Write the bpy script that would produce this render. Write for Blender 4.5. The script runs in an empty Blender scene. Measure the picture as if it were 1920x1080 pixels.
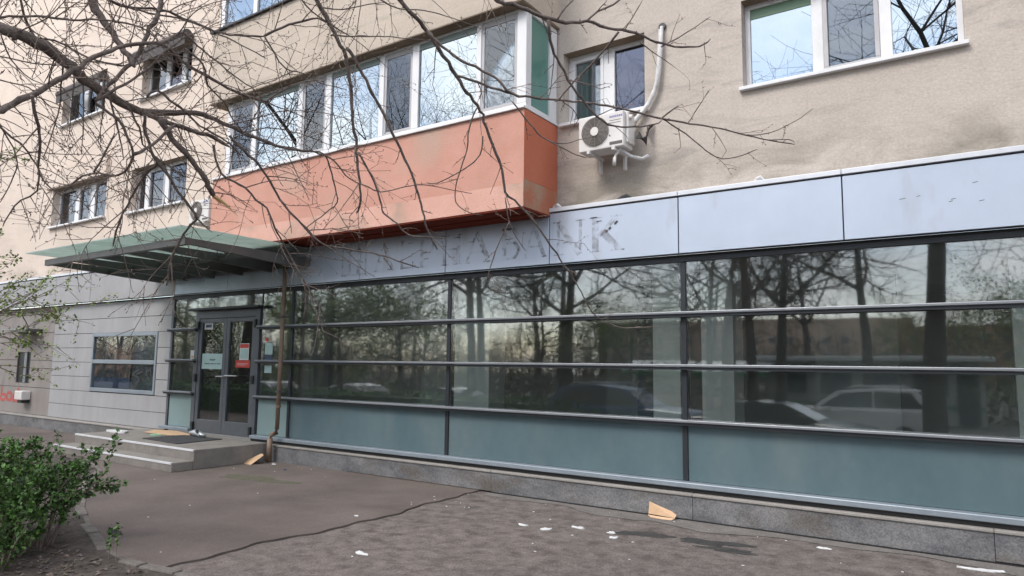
import bpy, math, random
from mathutils import Vector, Matrix

SC = bpy.context.scene
COL = SC.collection

# ------------------------------------------------------------------ camera
cam_d = bpy.data.cameras.new('camera')
cam = bpy.data.objects.new('camera', cam_d)
COL.objects.link(cam)
cam_d.sensor_width = 36.0
cam_d.lens = 24.36
cam_d.clip_start = 0.05
cam_d.clip_end = 1000
cr = Vector((0.82816731, 0.56033324, 0.01286732))
cu = Vector((0.05108832, -0.09833033, 0.9938416))
cf = Vector((-0.55814773, 0.82240976, 0.11006045))
m = Matrix((cr, cu, -cf)).transposed().to_4x4()
m.translation = Vector((0, -7.4, 1.59))
cam.matrix_world = m
SC.camera = cam

# ------------------------------------------------------------------ sky, sun, exposure
SUN_EL, SUN_AZ = math.radians(48), math.radians(200)     # azimuth clockwise from +Y: behind the viewer, a little left
world = bpy.data.worlds.new('World')
SC.world = world
world.use_nodes = True
nt = world.node_tree
nt.nodes.clear()
w_out = nt.nodes.new('ShaderNodeOutputWorld')
w_bg = nt.nodes.new('ShaderNodeBackground')
w_sky = nt.nodes.new('ShaderNodeTexSky')
w_sky.sky_type = 'NISHITA'
w_sky.sun_disc = False
w_sky.sun_elevation = SUN_EL
w_sky.sun_rotation = SUN_AZ
w_tc = nt.nodes.new('ShaderNodeTexCoord')
w_mp = nt.nodes.new('ShaderNodeMapping')
w_mp.inputs['Scale'].default_value = (1.0, 1.0, 2.6)
w_n = nt.nodes.new('ShaderNodeTexNoise')
w_n.inputs['Scale'].default_value = 2.6
w_n.inputs['Detail'].default_value = 7
w_n.inputs['Roughness'].default_value = 0.55
w_r = nt.nodes.new('ShaderNodeValToRGB')
w_r.color_ramp.elements[0].position = 0.40
w_r.color_ramp.elements[0].color = (0.12, 0.12, 0.12, 1)
w_r.color_ramp.elements[1].position = 0.60
w_r.color_ramp.elements[1].color = (1, 1, 1, 1)
w_mx = nt.nodes.new('ShaderNodeMixRGB')
w_mx.inputs[2].default_value = (9.0, 9.05, 9.3, 1)
nt.links.new(w_tc.outputs['Generated'], w_mp.inputs['Vector'])
nt.links.new(w_mp.outputs[0], w_n.inputs['Vector'])
nt.links.new(w_n.outputs[0], w_r.inputs[0])
nt.links.new(w_r.outputs[0], w_mx.inputs[0])
nt.links.new(w_sky.outputs[0], w_mx.inputs[1])
nt.links.new(w_mx.outputs[0], w_bg.inputs['Color'])
w_bg.inputs['Strength'].default_value = 0.1
nt.links.new(w_bg.outputs[0], w_out.inputs['Surface'])

sun_d = bpy.data.lights.new('sun', 'SUN')
sun_d.energy = 0.9
sun_d.angle = math.radians(22)
sun_d.color = (1.0, 0.95, 0.88)
sun = bpy.data.objects.new('sun', sun_d)
COL.objects.link(sun)
sdir = Vector((math.sin(SUN_AZ) * math.cos(SUN_EL), math.cos(SUN_AZ) * math.cos(SUN_EL), math.sin(SUN_EL)))
sun.rotation_euler = sdir.to_track_quat('Z', 'Y').to_euler()

SC.view_settings.view_transform = 'Standard'
SC.view_settings.look = 'None'
SC.view_settings.gamma = 1
SC.view_settings.use_curve_mapping = False
SC.view_settings.exposure = 1.5
SC.cycles.use_denoising = True
SC.cycles.max_bounces = 8
SC.cycles.transparent_max_bounces = 24
SC.cycles.caustics_reflective = False
SC.cycles.caustics_refractive = False

# ------------------------------------------------------------------ mesh helpers
class MB:
    def __init__(s):
        s.v = []; s.f = []; s.m = []
    def face(s, pts, mi=0):
        b = len(s.v); s.v += [tuple(p) for p in pts]
        s.f.append(tuple(range(b, b + len(pts)))); s.m.append(mi)
        return s
    def box(s, x0, x1, y0, y1, z0, z1, mi=0):
        b = len(s.v)
        s.v += [(x0,y0,z0),(x1,y0,z0),(x1,y1,z0),(x0,y1,z0),(x0,y0,z1),(x1,y0,z1),(x1,y1,z1),(x0,y1,z1)]
        for f in ((0,3,2,1),(4,5,6,7),(0,1,5,4),(1,2,6,5),(2,3,7,6),(3,0,4,7)):
            s.f.append(tuple(b+i for i in f)); s.m.append(mi)
        return s
    def obox(s, p, q, w, h, mi=0, up=Vector((0,0,1))):
        p, q = Vector(p), Vector(q); d = (q-p).normalized()
        a = d.cross(up)
        a = a.normalized() if a.length > 1e-5 else Vector((1,0,0))
        u = a.cross(d)
        b = len(s.v)
        for c in (p, q):
            for i, j in ((-1,-1),(1,-1),(1,1),(-1,1)):
                s.v.append(tuple(c + a*i*w/2 + u*j*h/2))
        for f in ((0,3,2,1),(4,5,6,7),(0,1,5,4),(1,2,6,5),(2,3,7,6),(3,0,4,7)):
            s.f.append(tuple(b+i for i in f)); s.m.append(mi)
        return s
    def tube(s, pts, rad, n=6, mi=0, cap=True):
        pts = [Vector(p) for p in pts]
        b = len(s.v); k = len(pts)
        ref = Vector((0.31, 0.2, 0.93))
        for i, p in enumerate(pts):
            d = (pts[min(i+1,k-1)] - pts[max(i-1,0)])
            d = d.normalized() if d.length > 1e-9 else Vector((0,0,1))
            a = d.cross(ref)
            if a.length < 1e-3: a = d.cross(Vector((1,0,0)))
            a.normalize(); u = a.cross(d)
            r = rad[i] if hasattr(rad, '__len__') else rad
            for j in range(n):
                t = 2*math.pi*j/n
                s.v.append(tuple(p + a*math.cos(t)*r + u*math.sin(t)*r))
        for i in range(k-1):
            for j in range(n):
                j2 = (j+1) % n
                s.f.append((b+i*n+j, b+i*n+j2, b+(i+1)*n+j2, b+(i+1)*n+j)); s.m.append(mi)
        if cap:
            s.f.append(tuple(b+j for j in reversed(range(n)))); s.m.append(mi)
            s.f.append(tuple(b+(k-1)*n+j for j in range(n))); s.m.append(mi)
        return s
    def prism(s, poly, vec, mi=0):
        """poly: 3-D outline, extruded along vec"""
        poly = [Vector(p) for p in poly]; vec = Vector(vec); n = len(poly); b = len(s.v)
        s.v += [tuple(p) for p in poly] + [tuple(p+vec) for p in poly]
        s.f.append(tuple(b+i for i in range(n))); s.m.append(mi)
        s.f.append(tuple(b+n+i for i in reversed(range(n)))); s.m.append(mi)
        for i in range(n):
            j = (i+1) % n
            s.f.append((b+j, b+i, b+n+i, b+n+j)); s.m.append(mi)
        return s

def props(o, label=None, cat=None, group=None, kind=None):
    if label: o['label'] = label
    if cat: o['category'] = cat
    if group: o['group'] = group
    if kind: o['kind'] = kind
    return o

def obj(name, mb, mats, parent=None, smooth=False, bevel=0.0, **kw):
    me = bpy.data.meshes.new(name)
    me.from_pydata(mb.v, [], mb.f)
    if not isinstance(mats, (list, tuple)): mats = [mats]
    for mm in mats: me.materials.append(mm)
    if len(mats) > 1:
        me.polygons.foreach_set('material_index', mb.m)
    if smooth:
        me.polygons.foreach_set('use_smooth', [True]*len(me.polygons))
    me.update()
    o = bpy.data.objects.new(name, me)
    COL.objects.link(o)
    if parent: o.parent = parent
    if bevel:
        bv = o.modifiers.new('bevel', 'BEVEL'); bv.width = bevel; bv.segments = 2; bv.limit_method = 'ANGLE'
    return props(o, **kw)

def inst(src, parent=None, loc=None, **kw):
    c = src.copy(); COL.objects.link(c); c.parent = parent
    if loc is not None: c.location = loc
    return props(c, **kw)

def empty(name, loc=(0,0,0), rz=0, **kw):
    o = bpy.data.objects.new(name, None); COL.objects.link(o)
    o.location = loc; o.rotation_euler = (0,0,rz); o.empty_display_size = 0.2
    return props(o, **kw)

def copy_tree(o, parent=None):
    c = o.copy(); COL.objects.link(c); c.parent = parent
    for ch in list(o.children): copy_tree(ch, c)
    return c

# ------------------------------------------------------------------ materials
def new_mat(name):
    mt = bpy.data.materials.new(name); mt.use_nodes = True
    return mt, mt.node_tree, mt.node_tree.nodes['Principled BSDF']

def noisy(name, c1, c2, scale=4.0, rough=0.8, metal=0.0, bump=0.0, bscale=60.0, stretch=(1,1,1), detail=6,
          lo=0.35, hi=0.65, fine=0.0, spec=0.5, c3=None, s3=None, lo3=0.58, hi3=0.72, distort=0.0):
    mt, t, p = new_mat(name)
    N, L = t.nodes, t.links
    tc = N.new('ShaderNodeTexCoord'); mp = N.new('ShaderNodeMapping'); mp.inputs['Scale'].default_value = stretch
    L.new(tc.outputs['Object'], mp.inputs['Vector'])
    n = N.new('ShaderNodeTexNoise'); n.inputs['Scale'].default_value = scale; n.inputs['Detail'].default_value = detail
    n.inputs['Roughness'].default_value = 0.6; n.inputs['Distortion'].default_value = distort
    L.new(mp.outputs[0], n.inputs['Vector'])
    r = N.new('ShaderNodeValToRGB')
    r.color_ramp.elements[0].position = lo; r.color_ramp.elements[0].color = (*c1, 1)
    r.color_ramp.elements[1].position = hi; r.color_ramp.elements[1].color = (*c2, 1)
    L.new(n.outputs[0], r.inputs[0])
    out = r.outputs[0]
    if c3:
        n3 = N.new('ShaderNodeTexNoise'); n3.inputs['Scale'].default_value = s3 or scale*2; n3.inputs['Detail'].default_value = 5
        L.new(mp.outputs[0], n3.inputs['Vector'])
        r3 = N.new('ShaderNodeValToRGB'); r3.color_ramp.elements[0].position = lo3; r3.color_ramp.elements[1].position = hi3
        L.new(n3.outputs[0], r3.inputs[0])
        mx = N.new('ShaderNodeMixRGB'); mx.inputs[2].default_value = (*c3, 1)
        L.new(r3.outputs[0], mx.inputs[0]); L.new(out, mx.inputs[1]); out = mx.outputs[0]
    if fine:
        nf = N.new('ShaderNodeTexNoise'); nf.inputs['Scale'].default_value = bscale; nf.inputs['Detail'].default_value = 3
        L.new(tc.outputs['Object'], nf.inputs['Vector'])
        mr = N.new('ShaderNodeMapRange'); mr.inputs['From Min'].default_value = 0.3; mr.inputs['From Max'].default_value = 0.7
        mr.inputs['To Min'].default_value = 1-fine; mr.inputs['To Max'].default_value = 1+fine
        L.new(nf.outputs[0], mr.inputs['Value'])
        mu = N.new('ShaderNodeMixRGB'); mu.blend_type = 'MULTIPLY'; mu.inputs[0].default_value = 1
        L.new(out, mu.inputs[1]); L.new(mr.outputs[0], mu.inputs[2]); out = mu.outputs[0]
    L.new(out, p.inputs['Base Color'])
    p.inputs['Roughness'].default_value = rough; p.inputs['Metallic'].default_value = metal
    p.inputs['Specular IOR Level'].default_value = spec
    if bump:
        nb = N.new('ShaderNodeTexNoise'); nb.inputs['Scale'].default_value = bscale; nb.inputs['Detail'].default_value = 5
        L.new(tc.outputs['Object'], nb.inputs['Vector'])
        b = N.new('ShaderNodeBump'); b.inputs['Strength'].default_value = bump; b.inputs['Distance'].default_value = 0.02
        L.new(nb.outputs[0], b.inputs['Height']); L.new(b.outputs[0], p.inputs['Normal'])
    return mt

def plain(name, c, rough=0.5, metal=0.0, spec=0.5):
    return noisy(name, tuple(x*0.93 for x in c), tuple(min(1, x*1.07) for x in c), 3.0, rough, metal, spec=spec)

def glass(name, tint, refl, graz=1.0, rough=0.0, coat=(1,1,1)):
    """thin glazing: part mirror, part clear, more mirror towards grazing angles"""
    mt = bpy.data.materials.new(name); mt.use_nodes = True
    t = mt.node_tree; t.nodes.clear(); N, L = t.nodes, t.links
    o = N.new('ShaderNodeOutputMaterial'); mx = N.new('ShaderNodeMixShader')
    tr = N.new('ShaderNodeBsdfTransparent'); tr.inputs[0].default_value = (*tint, 1)
    gl = N.new('ShaderNodeBsdfGlossy'); gl.inputs['Roughness'].default_value = rough; gl.inputs[0].default_value = (*coat, 1)
    tc = N.new('ShaderNodeTexCoord')
    nb = N.new('ShaderNodeTexNoise'); nb.inputs['Scale'].default_value = 1.1; nb.inputs['Detail'].default_value = 1
    L.new(tc.outputs['Object'], nb.inputs['Vector'])
    b = N.new('ShaderNodeBump'); b.inputs['Strength'].default_value = 0.05; b.inputs['Distance'].default_value = 0.02
    L.new(nb.outputs[0], b.inputs['Height']); L.new(b.outputs[0], gl.inputs['Normal'])
    fr = N.new('ShaderNodeFresnel'); fr.inputs['IOR'].default_value = 1.5
    mr = N.new('ShaderNodeMapRange'); mr.inputs['From Min'].default_value = 0.04; mr.inputs['From Max'].default_value = 1.0
    mr.inputs['To Min'].default_value = refl; mr.inputs['To Max'].default_value = graz
    L.new(fr.outputs[0], mr.inputs['Value'])
    L.new(mr.outputs[0], mx.inputs[0]); L.new(tr.outputs[0], mx.inputs[1]); L.new(gl.outputs[0], mx.inputs[2])
    L.new(mx.outputs[0], o.inputs['Surface'])
    return mt

def stucco(name, base, light, dirt, dirt_z, seed):
    """render with blotches, rain streaks and grime just above the shop fascia"""
    mt, t, p = new_mat(name); N, L = t.nodes, t.links
    tc = N.new('ShaderNodeTexCoord')
    def noise(sc, stretch=(1,1,1), detail=6, off=0.0, rough=0.6, dist=0.0):
        mp = N.new('ShaderNodeMapping'); mp.inputs['Scale'].default_value = stretch; mp.inputs['Location'].default_value = (off, off, off)
        L.new(tc.outputs['Object'], mp.inputs['Vector'])
        n = N.new('ShaderNodeTexNoise'); n.inputs['Scale'].default_value = sc; n.inputs['Detail'].default_value = detail
        n.inputs['Roughness'].default_value = rough; n.inputs['Distortion'].default_value = dist
        L.new(mp.outputs[0], n.inputs['Vector']); return n.outputs[0]
    def ramp(src, a, b, ca=(0,0,0), cb=(1,1,1)):
        r = N.new('ShaderNodeValToRGB'); r.color_ramp.elements[0].position = a; r.color_ramp.elements[1].position = b
        r.color_ramp.elements[0].color = (*ca,1); r.color_ramp.elements[1].color = (*cb,1)
        L.new(src, r.inputs[0]); return r.outputs[0]
    def mix(f, a, b, blend='MIX'):
        x = N.new('ShaderNodeMixRGB'); x.blend_type = blend
        for i, s in enumerate((f, a, b)):
            if isinstance(s, (tuple, float)): x.inputs[i].default_value = s if isinstance(s, float) else (*s, 1)
            else: L.new(s, x.inputs[i])
        return x.outputs[0]
    def math_(op, a, b):
        x = N.new('ShaderNodeMath'); x.operation = op
        for i, s in enumerate((a, b)):
            if isinstance(s, (int, float)): x.inputs[i].default_value = s
            else: L.new(s, x.inputs[i])
        return x.outputs[0]
    col = ramp(noise(0.9, off=seed), 0.35, 0.68, base, light)
    # long trowel patches and streaks
    st = ramp(noise(1.0, (0.7, 1, 3.0), 8, seed+3, 0.65, 1.2), 0.53, 0.72)
    col = mix(math_('MULTIPLY', st, 0.62), col, dirt)
    vs = ramp(noise(1.5, (3.0, 1, 0.25), 5, seed+5), 0.56, 0.78)
    col = mix(math_('MULTIPLY', vs, 0.22), col, dirt)
    # grime above the ledge
    sp = N.new('ShaderNodeSeparateXYZ'); L.new(tc.outputs['Object'], sp.inputs[0])
    mr = N.new('ShaderNodeMapRange'); mr.inputs['From Min'].default_value = dirt_z + 0.72; mr.inputs['From Max'].default_value = dirt_z
    L.new(sp.outputs['Z'], mr.inputs['Value'])
    g = math_('MULTIPLY', math_('POWER', mr.outputs[0], 1.1), ramp(noise(1.6, (0.8,1,1.6), 8, seed+9, 0.6, 0.6), 0.36, 0.60))
    col = mix(math_('MULTIPLY', g, 0.8), col, (0.15, 0.135, 0.10))
    f = N.new('ShaderNodeMapRange'); f.inputs['From Min'].default_value = 0.3; f.inputs['From Max'].default_value = 0.7
    f.inputs['To Min'].default_value = 0.90; f.inputs['To Max'].default_value = 1.10
    L.new(noise(38, detail=4), f.inputs['Value'])
    col = mix(1.0, col, f.outputs[0], 'MULTIPLY')
    L.new(col, p.inputs['Base Color']); p.inputs['Roughness'].default_value = 0.92; p.inputs['Specular IOR Level'].default_value = 0.2
    b = N.new('ShaderNodeBump'); b.inputs['Strength'].default_value = 0.35; b.inputs['Distance'].default_value = 0.02
    h = math_('ADD', math_('MULTIPLY', noise(70, detail=5), 0.42), noise(3.0, (1,1,2.2), 5, seed+2))
    L.new(h, b.inputs['Height']); L.new(b.outputs[0], p.inputs['Normal'])
    return mt

M = {}
M['stucco'] = stucco('beige_stucco', (0.455,0.40,0.352), (0.515,0.46,0.41), (0.26,0.245,0.23), 3.5, 0.0)
M['stucco_left'] = stucco('pale_stucco', (0.60,0.505,0.43), (0.67,0.57,0.495), (0.50,0.43,0.38), 3.3, 7.0)
M['stucco_bay'] = stucco('bay_stucco', (0.46,0.39,0.325), (0.52,0.445,0.375), (0.29,0.27,0.23), 5.4, 13.0)
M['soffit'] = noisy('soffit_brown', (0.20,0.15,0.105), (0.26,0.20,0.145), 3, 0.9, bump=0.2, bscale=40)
M['salmon'] = noisy('salmon_render', (0.50,0.258,0.198), (0.565,0.308,0.245), 1.5, 0.9, bump=0.18, bscale=50, fine=0.05, c3=(0.45,0.32,0.255), s3=1.1, lo3=0.50, hi3=0.80, spec=0.2)
M['salmon_pale'] = noisy('salmon_pale_band', (0.58,0.33,0.265), (0.63,0.38,0.31), 1.4, 0.9, bump=0.25, bscale=50, fine=0.04, c3=(0.34,0.275,0.21), s3=1.5, lo3=0.50, hi3=0.72, spec=0.2)
M['salmon_side'] = noisy('salmon_deep', (0.46,0.145,0.085), (0.50,0.165,0.10), 1.5, 0.9, bump=0.25, bscale=50, fine=0.04, spec=0.2)
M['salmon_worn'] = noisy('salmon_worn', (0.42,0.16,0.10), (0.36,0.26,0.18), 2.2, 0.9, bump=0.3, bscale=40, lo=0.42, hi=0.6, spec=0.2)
M['redbrown'] = noisy('shaded_salmon_soffit', (0.15,0.024,0.011), (0.18,0.034,0.017), 2, 0.85, bump=0.15, bscale=40, spec=0.2)  # salmon underside of the balcony, its shade darkened into the base colour
M['fascia'] = noisy('silver_composite', (0.44,0.50,0.60), (0.48,0.54,0.645), 1.0, 0.36, 0.25, fine=0.02, bscale=5, c3=(0.36,0.38,0.41), s3=3.0, lo3=0.62, hi3=0.85, stretch=(1,1,0.35))
M['trim'] = plain('pale_trim', (0.60,0.62,0.66), 0.4, 0.15)
M['black'] = plain('flat_black', (0.012,0.012,0.013), 0.5)
M['frame'] = noisy('grey_aluminium', (0.105,0.115,0.13), (0.125,0.135,0.15), 3, 0.42, 0.35, fine=0.04, bscale=30)
M['rail'] = noisy('rail_aluminium', (0.20,0.215,0.235), (0.235,0.25,0.27), 2, 0.4, 0.3, fine=0.04, bscale=20)
M['raildark'] = plain('dark_metal_lip_shade', (0.028,0.032,0.038), 0.45, 0.3)
M['sillmetal'] = noisy('sill_aluminium', (0.25,0.29,0.33), (0.30,0.34,0.38), 2, 0.38, 0.35, fine=0.05, bscale=25)
M['glass'] = glass('shop_glass', (0.93,0.965,0.955), 0.125, 0.90, rough=0.026)
M['doorglass'] = glass('door_glass', (0.62,0.68,0.66), 0.14, 0.9)
M['spandrel'] = noisy('frosted_spandrel', (0.084,0.130,0.148), (0.108,0.160,0.176), 1.2, 0.24, spec=0.5, detail=8, fine=0.03, bscale=9, c3=(0.135,0.175,0.182), s3=1.6, lo3=0.5, hi3=0.85, stretch=(1,1,0.5))
M['spandrel_sheen'] = noisy('frosted_spandrel_sheen', (0.19,0.265,0.27), (0.23,0.31,0.315), 0.8, 0.3, spec=0.4, detail=3)  # grazing reflection of the side lights put into a paler base colour
M['mirror'] = glass('mirror_film_glass', (0.55,0.62,0.66), 0.62, 1.0, coat=(0.58,0.65,0.685))
M['clear'] = glass('plain_window_glass', (0.80,0.83,0.84), 0.13, 1.0, coat=(0.75,0.8,0.85))
M['darkglass'] = glass('violet_window_glass', (0.45,0.47,0.52), 0.20, 1.0, coat=(0.42,0.45,0.55))
M['pvc'] = noisy('white_pvc', (0.64,0.64,0.65), (0.72,0.72,0.735), 2.5, 0.4, c3=(0.52,0.51,0.49), s3=2.0, lo3=0.6, hi3=0.85)
M['pvcgrey'] = plain('grey_sash', (0.40,0.39,0.40), 0.5)
M['screen'] = noisy('insect_screen', (0.19,0.19,0.20), (0.24,0.235,0.24), 2.0, 0.85, fine=0.1, bscale=220)
M['curtain'] = noisy('net_curtain', (0.40,0.42,0.44), (0.58,0.60,0.62), 1.3, 0.9, stretch=(9,1,0.2), detail=3)
M['room'] = plain('dim_room', (0.16,0.16,0.155), 0.9)
M['greenband'] = plain('flat_green', (0.10,0.19,0.10), 0.3)
M['greyband'] = plain('flat_greygreen', (0.20,0.25,0.235), 0.3)
M['greenglass'] = noisy('green_side_pane', (0.085,0.20,0.165), (0.13,0.265,0.235), 0.9, 0.15, spec=0.5, detail=2)
M['stone'] = noisy('light_grey_panel', (0.30,0.298,0.305), (0.35,0.348,0.355), 1.6, 0.6, bump=0.08, bscale=60, fine=0.05, c3=(0.29,0.28,0.28), s3=1.0, lo3=0.55, hi3=0.8, stretch=(2.0,1,0.5))
M['stone_brown'] = noisy('brown_grey_panel', (0.225,0.20,0.185), (0.27,0.245,0.23), 1.4, 0.7, bump=0.1, bscale=60, fine=0.05, c3=(0.18,0.155,0.145), s3=1.2, stretch=(2,1,0.6))
M['granite'] = noisy('granite', (0.095,0.098,0.105), (0.20,0.195,0.195), 3.2, 0.6, bump=0.2, bscale=70, fine=0.32, detail=10, c3=(0.105,0.092,0.08), s3=1.8, lo3=0.52, hi3=0.7, stretch=(1,1,2.0), lo=0.32, hi=0.68)
M['granite_cap'] = noisy('granite_cap', (0.24,0.225,0.205), (0.30,0.28,0.26), 5, 0.65, bump=0.15, bscale=90, fine=0.2)
M['concrete'] = noisy('step_terrazzo', (0.175,0.16,0.145), (0.235,0.215,0.195), 4, 0.75, bump=0.15, bscale=80, fine=0.2)
M['nosing'] = plain('white_nosing', (0.62,0.62,0.64), 0.5)
M['asphalt'] = noisy('old_asphalt', (0.122,0.101,0.090), (0.165,0.137,0.123), 1.1, 0.9, bump=0.5, bscale=120, fine=0.22, detail=9, c3=(0.090,0.075,0.069), s3=0.7, lo3=0.52, hi3=0.75, spec=0.25)
M['asphalt_rough'] = noisy('worn_asphalt', (0.118,0.101,0.092), (0.190,0.164,0.150), 6.5, 0.92, bump=0.5, bscale=70, fine=0.35, detail=10, c3=(0.088,0.073,0.066), s3=5.5, lo3=0.50, hi3=0.72, spec=0.25)
M['asphalt_rim'] = noisy('dusty_asphalt_edge', (0.155,0.143,0.132), (0.20,0.185,0.17), 4, 0.92, bump=0.6, bscale=90, fine=0.25, detail=9, spec=0.2)
M['underlay'] = plain('dark_underlay', (0.02,0.018,0.017), 0.95)
M['damp'] = noisy('damp_asphalt', (0.026,0.025,0.025), (0.058,0.053,0.050), 9, 0.55, bump=0.4, bscale=90, fine=0.3)
M['road'] = noisy('road_asphalt', (0.05,0.05,0.05), (0.07,0.068,0.066), 2, 0.9, bump=0.3, bscale=90)
M['soil'] = noisy('garden_soil', (0.045,0.035,0.030), (0.085,0.068,0.058), 6, 0.95, bump=1.0, bscale=30, fine=0.4, detail=9)
M['kerb'] = noisy('kerb_concrete', (0.12,0.105,0.094), (0.185,0.165,0.15), 6, 0.9, bump=0.8, bscale=50, fine=0.2)
M['moss'] = noisy('mossy_dust', (0.085,0.082,0.05), (0.11,0.10,0.07), 5, 0.95, bump=0.3, bscale=80, fine=0.3)
M['bark'] = noisy('branch_bark', (0.095,0.077,0.069), (0.20,0.162,0.145), 9, 0.9, bump=0.6, bscale=60, fine=0.2, stretch=(1,1,0.5))
M['twig'] = noisy('twig_bark', (0.10,0.076,0.065), (0.21,0.155,0.128), 3, 0.85)
M['trunk'] = noisy('far_bark', (0.045,0.040,0.037), (0.085,0.074,0.066), 4, 0.95, bump=0.5, bscale=25)
M['parkbush'] = noisy('park_bush_leaf', (0.035,0.045,0.022), (0.085,0.080,0.050), 0.5, 0.8)
M['thicket'] = noisy('thicket_bark', (0.075,0.060,0.050), (0.13,0.105,0.088), 0.3, 0.95)
M['splinter'] = plain('fresh_split_wood', (0.55,0.36,0.17), 0.8)
M['leaf'] = noisy('shrub_leaf', (0.045,0.115,0.020), (0.10,0.20,0.042), 7, 0.5, spec=0.4)
M['leaf_dark'] = noisy('shrub_leaf_dark', (0.022,0.052,0.016), (0.045,0.085,0.026), 7, 0.55, spec=0.4)
M['leaf_spring'] = noisy('spring_leaf', (0.15,0.22,0.05), (0.27,0.34,0.11), 7, 0.55, spec=0.3)
M['hedge'] = noisy('hedge_leaf', (0.035,0.085,0.02), (0.07,0.14,0.035), 6, 0.6)
M['steel'] = noisy('canopy_steel', (0.085,0.085,0.082), (0.11,0.11,0.105), 3, 0.5, 0.3)
M['chrome'] = plain('spider_fitting', (0.45,0.46,0.46), 0.3, 0.8)
M['canopyglass'] = glass('canopy_glass', (0.60,0.74,0.68), 0.12, 0.8)
def grime(mt, c, f):
    t = mt.node_tree; N, L = t.nodes, t.links
    o = [n for n in N if n.type == 'OUTPUT_MATERIAL'][0]; src = o.inputs['Surface'].links[0].from_socket
    mx = N.new('ShaderNodeMixShader'); tl = N.new('ShaderNodeBsdfTranslucent'); tl.inputs[0].default_value = (*c,1)
    df = N.new('ShaderNodeBsdfDiffuse'); df.inputs[0].default_value = (*c,1)
    m2 = N.new('ShaderNodeMixShader'); m2.inputs[0].default_value = 0.35
    L.new(tl.outputs[0], m2.inputs[1]); L.new(df.outputs[0], m2.inputs[2])
    tc = N.new('ShaderNodeTexCoord'); n = N.new('ShaderNodeTexNoise'); n.inputs['Scale'].default_value = 2.2; n.inputs['Detail'].default_value = 6
    mr = N.new('ShaderNodeMapRange'); mr.inputs['From Min'].default_value = .3; mr.inputs['From Max'].default_value = .7; mr.inputs['To Min'].default_value = f*.75; mr.inputs['To Max'].default_value = min(1,f*1.2)
    L.new(tc.outputs['Object'], n.inputs['Vector']); L.new(n.outputs[0], mr.inputs['Value']); L.new(mr.outputs[0], mx.inputs[0])
    L.new(src, mx.inputs[1]); L.new(m2.outputs[0], mx.inputs[2]); L.new(mx.outputs[0], o.inputs['Surface'])
grime(M['canopyglass'], (0.62,0.70,0.665), 0.58)
grime(M['glass'], (0.34,0.40,0.39), 0.042)
grime(M['doorglass'], (0.34,0.38,0.36), 0.02)
M['displayglass'] = glass('display_glass', (0.86,0.89,0.91), 0.03, 0.30)
M['fascia_dull'] = noisy('dull_fascia', (0.30,0.295,0.30), (0.34,0.335,0.34), 1.0, 0.5, 0.1, fine=0.03, bscale=5, c3=(0.25,0.24,0.235), s3=2.0, stretch=(1,1,0.35))
M['copper'] = noisy('brown_pipe', (0.17,0.115,0.08), (0.24,0.17,0.125), 3, 0.55, 0.2, fine=0.1, bscale=30)
M['acwhite'] = noisy('ac_paint', (0.60,0.57,0.55), (0.66,0.635,0.615), 3, 0.5, fine=0.03, bscale=30)
M['acdark'] = plain('ac_dark', (0.10,0.095,0.09), 0.7)
M['acgrille'] = plain('ac_grille_wire', (0.30,0.265,0.245), 0.6)
M['acblue'] = plain('ac_wordmark_blue', (0.16,0.18,0.42), 0.5)
M['insul'] = noisy('pipe_wrap', (0.55,0.54,0.53), (0.68,0.67,0.66), 12, 0.6, bump=0.3, bscale=40)
M['cable'] = plain('black_cable', (0.03,0.028,0.027), 0.6)
M['paper'] = plain('white_paper', (0.62,0.62,0.62), 0.8)
M['card'] = noisy('cardboard', (0.50,0.33,0.20), (0.58,0.39,0.245), 4, 0.85, fine=0.06, bscale=30)
M['mat'] = noisy('rubber_mat', (0.035,0.035,0.038), (0.05,0.05,0.053), 8, 0.9, bump=0.5, bscale=120)
M['notice'] = plain('pale_teal_paper', (0.40,0.55,0.54), 0.6)
M['red'] = plain('red_print', (0.55,0.045,0.03), 0.5)
M['ink'] = plain('dark_ink', (0.05,0.05,0.055), 0.7)
M['blue'] = plain('blue_print', (0.03,0.055,0.11), 0.5)
M['graffiti'] = plain('red_spray', (0.45,0.10,0.085), 0.9)
M['graffiti_black'] = plain('black_spray', (0.02,0.022,0.024), 0.6)
M['interior'] = noisy('shop_inner_wall', (0.42,0.44,0.42), (0.50,0.52,0.50), 0.8, 0.9)
M['interior_floor'] = plain('shop_floor', (0.22,0.22,0.21), 0.4)
M['column'] = noisy('shop_column', (0.78,0.82,0.80), (0.85,0.88,0.86), 2.0, 0.8, fine=0.05, bscale=30)
M['column_dark'] = plain('shop_dark_panel', (0.05,0.055,0.065), 0.7)
M['carwhite'] = plain('white_car_paint', (0.62,0.63,0.64), 0.25)
M['cardark'] = plain('dark_car_paint', (0.03,0.033,0.036), 0.2)
M['carblue'] = plain('blue_car_paint', (0.035,0.075,0.16), 0.25)
M['carsilver'] = plain('silver_car_paint', (0.40,0.42,0.44), 0.25, 0.3)
M['carglass'] = plain('car_window', (0.02,0.024,0.027), 0.08)
M['tyre'] = plain('tyre_rubber', (0.02,0.02,0.02), 0.85)
M['rim'] = plain('alloy_rim', (0.35,0.36,0.37), 0.35, 0.6)
M['taillight'] = plain('tail_light', (0.5,0.03,0.02), 0.3)
M['headlight'] = plain('head_light', (0.6,0.62,0.62), 0.15)
M['kiosk'] = plain('kiosk_white', (0.36,0.37,0.37), 0.6)
M['kioskroof'] = plain('kiosk_canvas', (0.60,0.62,0.62), 0.7)
M['awning'] = plain('green_awning', (0.07,0.20,0.10), 0.7)
M['flatwall'] = noisy('far_block_wall', (0.36,0.27,0.21), (0.42,0.32,0.25), 0.4, 0.9)
M['flatwall2'] = noisy('far_block_brick', (0.30,0.16,0.105), (0.34,0.19,0.13), 0.4, 0.9)
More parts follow.
